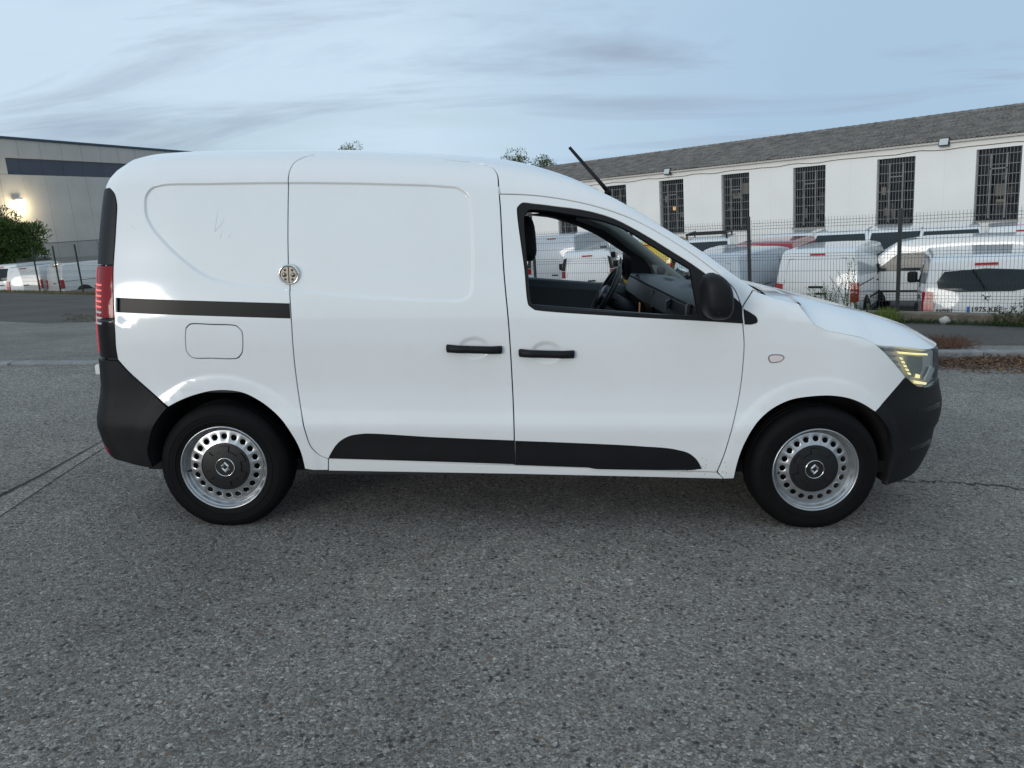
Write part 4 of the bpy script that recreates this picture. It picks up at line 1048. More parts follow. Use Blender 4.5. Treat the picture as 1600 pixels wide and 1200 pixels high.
# ------------------------------------------------------------------ white industrial hall
dB = hv(rayw(-320, 418)); nB = Vector((dB.y, -dB.x, 0)); nB = nB if nB.y < 0 else -nB
E0 = at_depth(1600, 207, 31.0)
def fac(px, py):
    d = rayw(px, py); t = (E0 - CAMW).dot(nB) / d.dot(nB); p = CAMW + d * t; return ((p - E0).dot(dB), p.z)
ws_px = [(1523, 1594, 232, 346), (1367, 1428, 246, 355), (1238, 1289, 260, 357), (1127, 1170, 271, 358), (1031, 1068, 281, 359)]
ws = [((fac(a, (c + d) / 2)[0] + fac(b_, (c + d) / 2)[0]) / 2) for a, b_, c, d in ws_px]
pitch = (ws[-1] - ws[0]) / 4; wwid = sum(abs(fac(b_, 300)[0] - fac(a, 300)[0]) for a, b_, c, d in ws_px) / 5
zt_w = sum(fac((a + b_) / 2, c)[1] for a, b_, c, d in ws_px) / 5; zb_w = sum(fac((a + b_) / 2, d)[1] for a, b_, c, d in ws_px) / 5
z_eave = (E0.z + fac(1040, 272)[1]) / 2
print('hall pitch', pitch, 'w', wwid, 'z', zt_w - ZC, zb_w - ZC, 'eave', E0.z - ZC, fac(1040, 272)[1] - ZC, fac(900, 272)[1] - ZC, 'SP', SP, 'FA', FA, FB)
hall = empty('industrial_hall', Matrix(((dB.x, -nB.x, 0, E0.x), (dB.y, -nB.y, 0, E0.y), (0, 0, 1, ZC - 3.3), (0, 0, 0, 1))))
tag(hall, 'long white rendered industrial hall with barred tall windows and grey fibre-cement roof', 'building')
# hall-local: x along the facade (to the far left), y into the building, z up from the lot
zl_ = lambda z: z - (ZC - 3.3)
zE, zT, zB_ = zl_(z_eave), zl_(zt_w), zl_(zb_w)
M_HALL = mat('white_render', (.88, .87, .84), .9, var=.035, vscale=.8, bump=.25, bscale=12, dirt=((.70, .68, .64), 1.6, .25))
M_BARS = mat('window_bars', (.20, .205, .205), .6, .2, var=.2, vscale=5); M_PANE = mat('dark_window', (.012, .013, .014), .12, 0, .4, var=.9, vscale=1.1)
ks = range(-3, 12); cx = [ws[0] + pitch * k for k in ks]
x0h, x1h = cx[0] - pitch * .5, cx[-1] + pitch * .5
w = MB()
w.box(((x0h + x1h) / 2, .15, (zT + zE) / 2), (x1h - x0h, .30, zE - zT)); w.box(((x0h + x1h) / 2, .15, (zB_) / 2), (x1h - x0h, .30, zB_))
edges_ = [x0h] + [v for c in cx for v in (c - wwid / 2, c + wwid / 2)] + [x1h]
for a, b_ in zip(edges_[0::2], edges_[1::2]): w.box(((a + b_) / 2, .15, (zT + zB_) / 2), (b_ - a, .30, zT - zB_))
w.obj('wall', M_HALL, hall)
for a, b_ in zip(edges_[0::2], edges_[1::2]):
    MB().box(((a + b_) / 2, -.0015, (zE + 0) / 2), (.02, .006, zE)).obj('render_joint', mat('render_joint', (.80, .79, .76), .9), hall)
gr = MB()
for k in range(13): gr.box((-wwid / 2 + .06 + k * (wwid - .12) / 12, 0, 0), (.017, .017, zT - zB_))
for k in range(7): gr.box((0, .014, (zT - zB_) * (-.5 + (k + .6) / 7.2)), (wwid, .012, .03))
for k in (-.18, .18): gr.box((k * wwid, -.012, -.05), (.05, .03, zT - zB_ - .3))
gr.box((0, -.012, (zT - zB_) * .22), (wwid * .4, .03, .05))
gme = pme2 = None
boxes_m = [mat('store_%d' % i, c, .7) for i, c in enumerate(((.16, .15, .13), (.08, .09, .10), (.22, .20, .16), (.05, .05, .05)))]
for q, c in enumerate(cx):
    wn_ = empty('window'); wn_.parent = hall; wn_.location = (c, 0, (zT + zB_) / 2)
    if gme is None:
        o = gr.obj('window_grille', M_BARS, wn_); gme = o.data
        o2 = MB().box((0, 0, 0), (wwid, .02, zT - zB_)).obj('pane', M_PANE, wn_); pme2 = o2.data
        o3 = MB().box((0, 0, 0), (wwid + .06, .34, .06)).obj('sill', mat('hall_sill', (.35, .34, .32), .9), wn_); sme = o3.data
    else:
        o = link(bpy.data.objects.new('window_grille', gme)); o2 = link(bpy.data.objects.new('pane', pme2)); o3 = link(bpy.data.objects.new('sill', sme))
        for z in (o, o2, o3): z.parent = wn_
    o.location = (0, .10, 0); o2.location = (0, .285, 0); o3.location = (0, .12, -(zT - zB_) / 2 - .028)
    random.seed(40 + q)
    for k in range(5):
        bw, bh = random.uniform(.15, .45), random.uniform(.1, .55)
        MB().box((random.uniform(-.5, .5) * (wwid - bw - .2), .265, random.uniform(-.48, .15) * (zT - zB_) + bh / 2), (bw, .02, bh)).obj('stored_goods', boxes_m[(q + k) % 4], wn_)
    if q == 7: MB().box((.0, .25, -.10), (.16, .02, .22), bev=.01).obj('lamp_glow', mat('amber_lamp', (.8, .5, .2), .5, emit=(1, .55, .2), estr=.6), wn_)
# corrugated roof
rg = fac(1600, 160)
dr = rayw(1600, 160); back = 6.0
pt = (E0 - nB * back - CAMW).dot(nB) / dr.dot(nB); zR = zl_((CAMW + dr * pt).z) - .17
print('ridge', zR, zE)
M_ROOF = mat('fibre_cement_roof', (.175, .16, .142), .95, var=.4, vscale=2.2, bump=.5, bscale=14, dirt=((.06, .055, .05), 3.0, .8))
rf = MB(); nx = int((x1h - x0h) / .09)
ncourse = 9
for cse in range(ncourse):
    y0, y1 = -.28 + (back + .28) * cse / ncourse, -.28 + (back + .28) * (cse + 1) / ncourse + .12
    rows = []
    for yy, lift in ((y0, .035), (y1, .0)):
        rows.append([Vector((x0h + (x1h - x0h) * i / nx, yy, zE + .07 + (zR - zE) * (yy + .28) / (back + .28) + lift + .028 * (1 if i % 2 else -1))) for i in range(nx + 1)])
    rf.grid(rows)
    rf.grid([rows[0], [p + Vector((0, 0, -.03)) for p in rows[0]]], flip=True)
roof_h = rf.obj('roof', M_ROOF, hall)
MB().grid([[Vector((x0h + (x1h - x0h) * i / nx, back + dy, zR + .05 + dz + .014 * (i % 4 < 2))) for i in range(nx + 1)] for dy, dz in ((-.25, -.02), (-.1, .10), (.1, .10), (.25, -.02))], flip=False).obj('ridge_cap', M_ROOF, roof_h)
MB().add([(x0h, .3, zE), (x1h, .3, zE), (x1h, back, zR - .1), (x0h, back, zR - .1), (x0h, back + 5.5, 0), (x1h, back + 5.5, 0), (x0h, back + 5.5, zE), (x1h, back + 5.5, zE)], [(2, 3, 6, 7), (5, 4, 6, 7)]).obj('rear_slope', M_ROOF, hall)
MB().add([(x0h, 0, 0), (x0h, 0, zE), (x0h, back, zR), (x0h, back * 2, zE), (x0h, back * 2, 0)], [(0, 1, 2, 3, 4)]).obj('gable', M_HALL, hall)
MB().add([(x1h, 0, 0), (x1h, 0, zE), (x1h, back, zR), (x1h, back * 2, zE), (x1h, back * 2, 0)], [(4, 3, 2, 1, 0)]).obj('gable', M_HALL, hall)
MB().box(((x0h + x1h) / 2, -.10, zE + .02), (x1h - x0h, .24, .08)).obj('eaves_board', mat('eaves', (.62, .60, .56), .9), hall)
cb = []
for i in range(0, 121):
    x = x0h + (x1h - x0h) * i / 120; cb.append((x, -.03, zE - .22 - .05 * abs(math.sin(i * .55)) + .02 * math.sin(i * 1.7)))
MB().tube(cb, .014, 5).obj('cable', mat('cable_brown', (.16, .12, .08), .8), hall, True)
for fx, fy in ((1479, 222), (1047, 268)):
    s_, z_ = fac(fx, fy); fl_ = empty('floodlight'); fl_.parent = hall; fl_.location = (s_, 0, zl_(z_))
    MB().box((0, -.22, 0), (.40, .14, .34), Matrix.Rotation(R(-18), 3, 'X'), .02).obj('lamp_body', M_GLOSSB, fl_)
    MB().box((0, -.30, .01), (.33, .02, .26), Matrix.Rotation(R(-18), 3, 'X')).obj('lamp_glass', mat('flood_glass', (.55, .58, .58), .15), fl_)
    MB().box((0, -.08, 0), (.06, .18, .06)).obj('bracket', M_GLOSSB, fl_)

# ------------------------------------------------------------------ concrete warehouse on the left
dW = hv(rayw(1190, 307)); nW = Vector((dW.y, -dW.x, 0)); nW = nW if nW.dot(CAMW - at_depth(0, 216, 55)) > 0 else -nW
W0 = at_depth(0, 216, 55.0)
def fw(px, py):
    d = rayw(px, py); t = (W0 - CAMW).dot(nW) / d.dot(nW); p = CAMW + d * t; return ((p - W0).dot(dW), p.z - (ZC - 2.3))
wh_ = empty('warehouse', Matrix(((dW.x, -nW.x, 0, W0.x), (dW.y, -nW.y, 0, W0.y), (0, 0, 1, ZC - 2.3), (0, 0, 0, 1))))
tag(wh_, 'grey concrete panel warehouse with dark strip window and a lit wall lamp', 'building')
zRf = W0.z - (ZC - 2.3)
M_CPAN = mat('concrete_panel', (.52, .49, .45), .92, var=.06, vscale=.5, bump=.25, bscale=9, dirt=((.38, .36, .33), .8, .3))
M_CPAN2 = mat('concrete_plinth', (.36, .35, .33), .92, var=.08, vscale=.6, bump=.25, bscale=9)
sw0, sw1 = fw(8, 246)[0], 60.0; zs1 = fw(8, 246)[1]; zs0 = fw(12, 272)[1]; zp = fw(118, 377)[1]
print('warehouse', zRf, zs1, zs0, zp, sw0, fw(290, 238))
js = [fw(x, y)[0] for x, y in ((75, 300), (108, 300), (139, 300), (167, 300))]; stepw = (js[-1] - js[0]) / 3
s = js[0] - stepw * 6
MB().box((20, .40, zRf / 2), (90, .4, zRf)).obj('core', mat('core_dark', (.47, .44, .40), .9), wh_)
while s < 62:
    a, b_ = s + .008, s + stepw - .008
    if b_ < sw0: MB().box(((a + b_) / 2, .1, (zRf + zp) / 2), (b_ - a, .2, zRf - zp - .04), bev=.006).obj('wall_panel', M_CPAN, wh_)
    else:
        MB().box(((a + b_) / 2, .1, (zs0 + zp) / 2), (b_ - a, .2, zs0 - zp - .04), bev=.006).obj('wall_panel', M_CPAN, wh_)
        MB().box(((a + b_) / 2, .1, (zs1 + zRf) / 2), (b_ - a, .2, zRf - zs1), bev=.015).obj('wall_panel', M_CPAN, wh_)
        MB().box(((max(a, sw0) + b_) / 2, .16, (zs0 + zs1) / 2), (b_ - max(a, sw0), .05, zs1 - zs0)).obj('window_pane', mat('strip_glass', (.035, .045, .07), .15, 0, .5, var=.15, vscale=.4), wh_)
        if a < sw0: MB().box(((a + sw0) / 2 - .02, .1, (zs0 + zs1) / 2), (sw0 - a, .2, zs1 - zs0), bev=.01).obj('wall_panel', M_CPAN, wh_)
    MB().box(((a + b_) / 2, .12, zp / 2), (b_ - a, .2, zp - .02), bev=.015).obj('plinth_panel', M_CPAN2, wh_)
    s += stepw
MB().box((20, .14, zRf + .07), (92, .5, .16), bev=.02).obj('roof_edge', mat('blue_flashing', (.035, .06, .09), .5), wh_)
ls, lz = fw(25, 312)
wl_ = empty('wall_lamp'); wl_.parent = wh_; wl_.location = (ls, 0, lz)
MB().box((0, -.25, 0), (.5, .35, .22), bev=.05).obj('lamp_housing', M_CHROME, wl_)
MB().box((0, -.34, -.14), (.50, .40, .24), bev=.05).obj('lamp_lens', mat('lit_lamp', (1, .9, .7), .3, emit=(1, .86, .55), estr=14), wl_)
pl_ = bpy.data.lights.new('lamp_light', 'POINT'); pl_.energy = 170; pl_.color = (1, .83, .50); pl_.shadow_soft_size = .25
plo = link(bpy.data.objects.new('lamp_light', pl_)); plo.parent = wl_; plo.location = (0, -.8, -.45)
# ------------------------------------------------------------------ vans parked in the lot
def paint(name, col): return mat(name, col, .3, 0, .5, .8, var=.02, vscale=2)
P_WHITE = paint('lot_white', (.76, .76, .74)); P_SILV = paint('lot_silver', (.46, .50, .54)); P_RED = paint('lot_red', (.30, .012, .022)); P_YEL = paint('lot_yellow', (.62, .42, .02))
M_GLASS = mat('lot_glass', (.022, .032, .036), .05, 0, .25); M_LSEAM = mat('lot_seam', (.10, .10, .10), .8)
M_CLEAR = mat('lot_clear_glass', (.55, .66, .64), .03, 0, .5, trans=.85, ior=1.02)
PROF = {
 'mid': (4.95, 1.90, [(-2.42, .34), (-2.47, .60), (-2.46, .95), (-2.42, 1.25), (-2.34, 1.68), (-2.27, 1.83), (-2.12, 1.885), (-1.0, 1.905), (.4, 1.90), (.95, 1.83), (1.30, 1.58), (1.78, 1.16), (2.0, 1.07), (2.36, .95), (2.45, .75), (2.47, .34)], (.55, 1.10, 1.58, 1.24)),
 'small': (4.4, 1.78, [(-2.08, .34), (-2.15, .60), (-2.13, .95), (-2.09, 1.25), (-2.02, 1.60), (-1.95, 1.75), (-1.80, 1.795), (-1.0, 1.815), (.2, 1.80), (.62, 1.72), (1.0, 1.45), (1.42, 1.12), (1.65, 1.06), (2.05, .92), (2.18, .75), (2.2, .34)], (.30, 1.05, 1.50, .92)),
 'tall': (5.4, 2.0, [(-2.65, .36), (-2.70, .70), (-2.69, 1.2), (-2.66, 1.8), (-2.60, 2.25), (-2.52, 2.42), (-2.35, 2.48), (-1.0, 2.50), (.9, 2.47), (1.25, 2.30), (1.60, 1.85), (1.98, 1.32), (2.20, 1.20), (2.60, 1.02), (2.70, .80), (2.7, .36)], (.80, 1.25, 1.85, 1.50)),
}
WHEEL_ME = {}
def lot_van(nm, label, kind, px, dist, head, m=P_WHITE, rear=None, dz=0.0, h=1.0, group='vans parked in the lot', pillar=False, glazed=False, front=False, ref='rear', lz=(.66, 1.12), wz=None):
    L, W, prof, (dx0, belt, wtop, dx1) = PROF[kind]
    prof = [(x, .34 + (z - .34) * h) for x, z in prof]; belt *= h; wtop *= h
    p = at_depth(px, 400, dist); hd = R(90 - head); fw_ = Vector((math.cos(hd), math.sin(hd), 0))
    p = Vector((p.x, p.y, 0)) + (fw_ * (-prof[0][0]) if ref == 'rear' else Vector())
    root = empty(nm, Matrix.Translation((p.x, p.y, zlot(p.x, p.y) + dz)) @ Matrix.Rotation(hd, 4, 'Z'))
    tag(root, label, 'van', group)
    zmax = max(z for x, z in prof)
    def hw(z): return W / 2 - (.13 * ((z - belt) / (zmax - belt)) ** 1.3 if z > belt else .02 * max(0, (belt - z) / belt - .3))
    cxp, czp = 0.0, 1.0 * h
    # sections across the width with rounded shoulders
    def dens(poly):
        out = []
        for i in range(len(poly)):
            a, b_ = poly[i], poly[(i + 1) % len(poly)]; k_ = max(1, int(math.hypot(b_[0] - a[0], b_[1] - a[1]) / .25))
            for s in range(k_): out.append((a[0] + (b_[0] - a[0]) * s / k_, a[1] + (b_[1] - a[1]) * s / k_))
        return out
    pr = dens(prof); rows = []
    for s, sh in ((-1, .050), (-.99, .022), (-.965, .006), (-.90, 0), (-.45, -.012), (0, -.018), (.45, -.012), (.90, 0), (.965, .006), (.99, .022), (1, .050)):
        loop = offset(pr, sh) if abs(sh) > 1e-6 else (pr if area(pr) > 0 else pr[::-1])
        rows.append([Vector((x, s * hw(z), z)) for x, z in loop])
    g = MB().grid(rows, True)
    n_ = len(rows[0])
    # side skins: fan over a few inner rings so the tumblehome reads
    for s, row in ((-1, rows[0]), (1, rows[-1])):
        def sk(p, k): 
            x, z = p.x + (0 - p.x) * k, p.z + (belt - p.z) * k; return Vector((x, s * (hw(z) + .0), z))
        rg = [row] + [[sk(p, k) for p in row] for k in (.15, .4, .7, .97)]
        g.grid(rg, True, flip=s > 0)
    g.obj('body', m, root, 'auto')
    def rx(z):
        zz = [(q[1], q[0]) for q in prof[:7]]
        for (z0, x0), (z1, x1) in zip(zz[:-1], zz[1:]):
            if z0 <= z <= z1: return x0 + (x1 - x0) * (z - z0) / (z1 - z0)
        return zz[-1][1]
    def fx(z):
        zz = sorted((q[1], q[0]) for q in prof[8:])
        for (z0, x0), (z1, x1) in zip(zz[:-1], zz[1:]):
            if z0 <= z <= z1: return x0 + (x1 - x0) * (z - z0) / (z1 - z0)
        return zz[-1][1]
    def scan(poly, to3, to3b):
        z0, z1 = min(q[1] for q in poly), max(q[1] for q in poly); zs = sorted(set([q[1] for q in poly] + frange(z0, z1, max(1, int((z1 - z0) / .07))))); rows = []
        for z in zs:
            z_ = min(max(z, z0 + 1e-4), z1 - 1e-4); xs_ = []
            for a, b_ in zip(poly, poly[1:] + poly[:1]):
                if (a[1] - z_) * (b_[1] - z_) <= 0 and a[1] != b_[1]: xs_.append(a[0] + (b_[0] - a[0]) * (z_ - a[1]) / (b_[1] - a[1]))
            l_, r_ = min(xs_), max(xs_); rows.append([to3b(l_, z)] + [to3(l_ + (r_ - l_) * t, z) for t in (0, .25, .5, .75, 1)] + [to3b(r_, z)])
        return rows
    def side_piece(n2, poly, s, m2, d=.012, par=root):
        rows = scan(poly, lambda x, z: Vector((x, s * (hw(z) + d), z)), lambda x, z: Vector((x, s * (hw(z) - .03), z)))
        return MB().grid(rows, flip=s > 0).obj(n2, m2, par)
    def rear_piece(n2, poly, m2, d=.012, par=root):        # poly in (y, z)
        rows = scan(poly, lambda y, z: Vector((rx(z) - d - .018 * (1 - min(1, abs(y) / (W / 2)) ** 2), y, z)), lambda y, z: Vector((rx(z) + .04, y, z)))
        return MB().grid(rows).obj(n2, m2, par)
    hwb = W / 2
    for s in (-1, 1):
        wp = [(dx0 - .35, belt + .02), (dx0 - .33, wtop), (dx0 + .35, wtop - .02), (dx1 + .02, belt + .16), (dx1 + .22, belt + .02)]
        w_ = side_piece('side_window', wp, s, M_GLASS)
        side_piece('door_seam', [(dx0 - .42, .45), (dx0 - .405, .45), (dx0 - .405, wtop + .1), (dx0 - .42, wtop + .1)], s, M_LSEAM, .006)
        side_piece('door_seam', [(dx1 + .30, .5), (dx1 + .315, .5), (dx1 + .315, belt - .02), (dx1 + .30, belt - .02)], s, M_LSEAM, .006)
        side_piece('rub_strip', [(-1.0, .58), (dx1 + .25, .58), (dx1 + .25, .63), (-1.0, .63)], s, M_PLASTIC, .012)
        side_piece('slide_rail', [(rx(1) + .15, belt - .08), (-.55, belt - .08), (-.55, belt - .055), (rx(1) + .15, belt - .055)], s, M_LSEAM, .006)
        for hx_ in (dx0 - .62, dx0 - .22): MB().box((hx_, s * (hw(.95 * h) + .012), belt - .16), (.16, .03, .03), bev=.008).obj('door_handle', M_PLASTIC, root)
        mir = MB().box((dx1 + .12, s * (hwb + .12), belt + .12), (.10, .20, .24), bev=.035).obj('door_mirror', M_PLASTIC, root)
        MB().box((dx1 + .14, s * (hwb + .02), belt + .03), (.06, .10, .05)).obj('mirror_arm', M_PLASTIC, mir)
        for hx_ in (prof[0][0] + .95, prof[-1][0] - .92):
            if 'w' not in WHEEL_ME:
                t_ = MB().lathe_y([(.0, -.10), (.19, -.10), (.20, -.115), (.30, -.115), (.325, -.08), (.325, .08), (.30, .1)], 28).obj('wheel', M_RUBBER, root, 'auto'); WHEEL_ME['w'] = t_.data
                c_ = MB().lathe_y([(.0, -.118), (.10, -.116), (.185, -.106)], 24).obj('wheel_cover', mat('lot_wheel', (.25, .25, .26), .4, .5), t_, True); WHEEL_ME['c'] = c_.data
            else:
                t_ = link(bpy.data.objects.new('wheel', WHEEL_ME['w'])); t_.parent = root
                c_ = link(bpy.data.objects.new('wheel_cover', WHEEL_ME['c'])); c_.parent = t_
            t_.location = (hx_, s * (hwb - .06), .325)
            if s > 0: t_.rotation_euler = (0, 0, math.pi)
            side_piece('wheel_arch', [(hx_ + .40 * math.cos(a), .34 + .38 * math.sin(a)) for a in frange(0, math.pi, 10)], s, M_LINER, .004)
    # windscreen, lamps and bumper at the front
    zw0, zw1 = prof[11][1] + .05, prof[9][1] - .06
    v = []
    for z in frange(zw0, zw1, 6):
        k_ = hw(z) - .10
        for t in frange(-1, 1, 6): v.append(Vector((fx(z) + .022 + .02 * (1 - t * t), t * k_, z + .012)))
    mesh_obj('windscreen', v, [(i * 7 + j, i * 7 + j + 1, i * 7 + j + 8, i * 7 + j + 7) for i in range(6) for j in range(6)], M_GLASS, root, True)
    for s in (-1, 1): MB().box((fx(.8 * h) - .06, s * (hwb - .22), .84 * h), (.22, .34, .16), bev=.05).obj('headlight', mat('lot_headlamp', (.55, .58, .6), .1, .3), root)
    MB().box((fx(.55) - .05, 0, .48), (.20, W - .12, .26), bev=.06).obj('front_bumper', M_PLASTIC, root)
    MB().box((fx(.72) - .0, 0, .72 * h), (.08, W * .55, .10), bev=.02).obj('grille', M_GLOSSB, root)
    # rear
    MB().box((prof[0][0] - .02, 0, .46), (.12, W - .08, .22), bev=.04).obj('rear_bumper', M_PLASTIC if pillar else m, root)
    for s in (-1, 1):
        y0, y1 = s * (hwb - .02), s * (hwb - .17)
        if pillar:
            rear_piece('tail_light', [(y0, 1.0 * h), (y1 + s * .03, 1.0 * h), (y1 + s * .03, 1.22 * h), (s * (hw(1.22 * h) - .01), 1.22 * h)], M_RED, .03)
            rear_piece('pillar_cover', [(s * (hw(1.24 * h) - .0), 1.24 * h), (y1 + s * .03, 1.24 * h), (s * (hw(1.6 * h) - .12), 1.66 * h), (s * (hw(1.6 * h) - .02), 1.62 * h)], M_PLASTIC, .03)
        else:
            tl = rear_piece('tail_light', [(y0, lz[0] * h), (y1, lz[0] * h), (y1, lz[1] * h - .02), (y0, lz[1] * h)], mat('lot_lamp', (.38, .012, .016), .15), .035)
            rear_piece('reverse_lens', [(y0, (lz[0] * .55 + lz[1] * .45) * h), (y1, (lz[0] * .55 + lz[1] * .45) * h), (y1, (lz[0] * .45 + lz[1] * .55) * h), (y0, (lz[0] * .45 + lz[1] * .55) * h)], mat('lot_clear', (.55, .35, .33), .2), .040, tl)
            MB().box((rx(.95 * h) + .06, s * (hwb - .02), (lz[0] + lz[1]) / 2 * h), (.14, .05, (lz[1] - lz[0]) * h), bev=.02).obj('lamp_side', mat('lot_lamp', (.38, .012, .016), .15), tl)
    rear_piece('brake_light', [(-.17, zmax - .145), (.17, zmax - .145), (.17, zmax - .105), (-.17, zmax - .105)], mat('lot_lamp', (.38, .012, .016), .15), .03)
    o_ = [(-(hwb - .22), .52), (hwb - .22, .52), (hwb - .20, belt), (hwb - .30, zmax - .22), (-(hwb - .30), zmax - .22), (-(hwb - .20), belt)]
    if rear == 'glass':
        belt_, belt = belt, (wz or belt)
        rear_piece('rear_window', [(-(hwb - .24), belt + .04), (-.4, belt - .02), (.4, belt - .02), (hwb - .24, belt + .04), (hwb - .22, belt + .16), (hwb - .33, zmax - .24), (0, zmax - .20), (-(hwb - .33), zmax - .24), (-(hwb - .22), belt + .16)], M_GLASS, .014)
    for a, b_ in zip(o_, o_[1:] + o_[:1]):
        MB().tube([(rx(a[1]) - .004, a[0], a[1]), (rx(b_[1]) - .004, b_[0], b_[1])], .006, 4, False).obj('door_gap', M_LSEAM, root)
    if rear != 'glass': MB().tube([(rx(.55) - .006, 0, .55), (rx(1.1) - .006, 0, 1.1), (rx(zmax - .22) - .004, 0, zmax - .22)], .006, 4, False).obj('door_gap', M_LSEAM, root)
    MB().box((rx(.80) - .02, -.12 if rear != 'glass' else 0, .86), (.03, .26, .05), bev=.01).obj('rear_handle', M_PLASTIC, root)
    root['hw'] = W; del root['hw']
    return root, rx, hw, zmax
def text_part(s, size, M, m, parent, nm='lettering', bold=.0):
    cu = bpy.data.curves.new('lettering', 'FONT'); cu.body = s; cu.size = size; cu.extrude = .002; cu.offset = bold; cu.align_x = 'CENTER'; cu.align_y = 'CENTER'
    o = bpy.data.objects.new('tmp', cu); link(o); bpy.context.view_layer.update()
    me = bpy.data.meshes.new_from_object(o.evaluated_get(bpy.context.evaluated_depsgraph_get())); bpy.data.objects.remove(o)
    me.materials.clear(); me.materials.append(m)
    t = bpy.data.objects.new(nm, me); link(t); t.parent = parent; t.matrix_basis = M; return t
REAR = Matrix(((0, 0, -1, 0), (-1, 0, 0, 0), (0, 1, 0, 0), (0, 0, 0, 1)))      # text facing backwards
M_INK = mat('plate_ink', (.03, .03, .03), .6)
# right-hand lot, front row
vA, rx, hw_, zm = lot_van('people_van', 'white glazed van at the right edge with rear wiper and number plate', 'mid', 1543, 13.3, 26, rear='glass', dz=.06, lz=(.98, 1.34), wz=1.34)
MB().tube([(rx(1.36) - .05, .0, 1.36), (rx(1.7) - .06, .20, 1.70)], .016, 6).obj('rear_wiper', M_PLASTIC, vA)
pl = MB().box((rx(1.03) - .04, 0, 1.02), (.02, .54, .12), bev=.004).obj('number_plate', mat('number_plate', (.78, .78, .74), .5), vA)
MB().box((rx(1.03) - .052, .245, 1.02), (.004, .045, .11)).obj('plate_band', mat('plate_blue', (.03, .16, .50), .5), pl)
text_part('1975 KRF', .115, Matrix.Translation((rx(1.03) - .053, -.02, 1.02)) @ REAR, M_INK, pl, bold=.002)
text_part('EXPERT', .075, Matrix.Translation((rx(1.0) - .025, .60, 1.0)) @ REAR, M_INK, vA, bold=.002)
em = MB()   # small lion-like mark reduced to its silhouette: body, head, limbs
for pts in ([(-.05, .02), (.01, .03), (.05, .06)], [(.0, .03), (-.05, -.05)], [(.01, .03), (.045, -.05)], [(.0, .03), (.0, -.02)], [(-.05, .02), (-.07, .05)]): em.tube([(rx(1.2) - .03, y, 1.21 + z) for y, z in pts], .012, 5)
em.obj('badge', M_CHROME, vA)
vB, rx, hw_, zm = lot_van('panel_van', 'cream-white panel van seen from behind, weeds growing before its tail', 'mid', 1276, 18.8, 34)
text_part('EXPERT', .085, Matrix.Translation((rx(.84) - .025, .58, .84)) @ REAR, M_INK, vB, bold=.002)
MB().box((rx(.95) - .03, .0, 1.02), (.03, .34, .05), bev=.01).obj('tailgate_grip', M_PLASTIC, vB)
vC = lot_van('panel_van', 'pale silver van just right of the windscreen pillar, nose away', 'mid', 1100, 19.6, 40, P_SILV)[0]
vD = lot_van('panel_van', 'white van showing its flank and front door window between two rear-facing vans', 'mid', 1470, 20.5, -58, ref='c')[0]
vE = lot_van('panel_van', 'dark red van behind the front row', 'mid', 1190, 23.5, 32, P_RED)[0]
# second row and beyond
vF = lot_van('panel_van', 'white van facing the fence behind the red van', 'mid', 1232, 28.5, 205, ref='c')[0]
vG = lot_van('panel_van', 'white van facing the fence in front of the fourth window from the right', 'mid', 1318, 28.0, 208, ref='c')[0]
vH = lot_van('panel_van', 'white van facing the fence below the second window from the right', 'mid', 1400, 27.2, 206, ref='c')[0]
vI = lot_van('panel_van', 'white van facing the fence below the rightmost window', 'mid', 1482, 26.0, 207, ref='c')[0]
vI2 = lot_van('panel_van', 'white van at the right edge in the back row', 'mid', 1590, 24.5, 30, ref='c')[0]
vJ, rx, hw_, zm = lot_van('roof_rack_van', 'white van with a black roof rack near the windscreen pillar', 'mid', 1108, 29.5, 200, ref='c')
rk = MB()
for y in (-.7, .7): rk.box((-.4, y, zm + .16), (2.6, .05, .05))
for x in (-1.6, -.8, 0, .8): rk.box((x, 0, zm + .13), (.05, 1.45, .04))
rk.obj('roof_rack', M_PLASTIC, vJ)
for x in (-1.5, .7):
    for y in (-.7, .7): MB().box((x, y, zm + .05), (.06, .05, .2)).obj('rack_foot', M_PLASTIC, vJ)
vK, rx, hw_, zm = lot_van('box_van', 'white van with a lettered board across its tinted rear window', 'small', 1138, 23.0, 26, rear='glass')
MB().box((rx(1.42) - .05, 0, 1.40), (.02, 1.0, .30)).obj('sign_board', P_WHITE, vK)
for k, (y, wd) in enumerate(((.30, .10), (.10, .22), (-.17, .24))): MB().box((rx(1.42) - .063, y, 1.43), (.004, wd, .07)).obj('board_mark', mat('board_mark', (.12, .14, .16), .7), vK)
# seen through the cab of the white van
vL = lot_van('delivery_van', 'white panel van with black tail pillars seen through the open cab window', 'small', 917, 26.5, 6, pillar=True)[0]
vM = lot_van('delivery_van', 'tall silver van with a black tail pillar seen through the open cab window', 'tall', 862, 30.0, 24, P_SILV, h=.93, pillar=True)[0]
vN = lot_van('delivery_van', 'white van deeper in the lot beyond the steering wheel', 'mid', 985, 33.5, 15)[0]
vO = lot_van('delivery_van', 'yellow van glimpsed through the windscreen', 'mid', 1010, 29.0, 30, P_YEL)[0]
# left-hand lot
lot_van('panel_van', 'tall white van nosing right behind two rear-facing vans at the left edge', 'tall', 22, 46.0, 82, h=.92, ref='c', group='vans at the left edge', dz=-.5)
lot_van('panel_van', 'white van at the left edge showing tail doors, left of its twin', 'small', 30, 38.5, 2, h=.98, group='vans at the left edge', dz=-.5)
lot_van('panel_van', 'white van beside the big van tail light showing doors and long flank', 'mid', 78, 38.0, 40, h=.93, group='vans at the left edge', dz=-.5)
lot_van('camper_van', 'white glazed van cut off by the left border', 'mid', -5, 40.0, 5, rear='glass', group='vans at the left edge', dz=-.5)

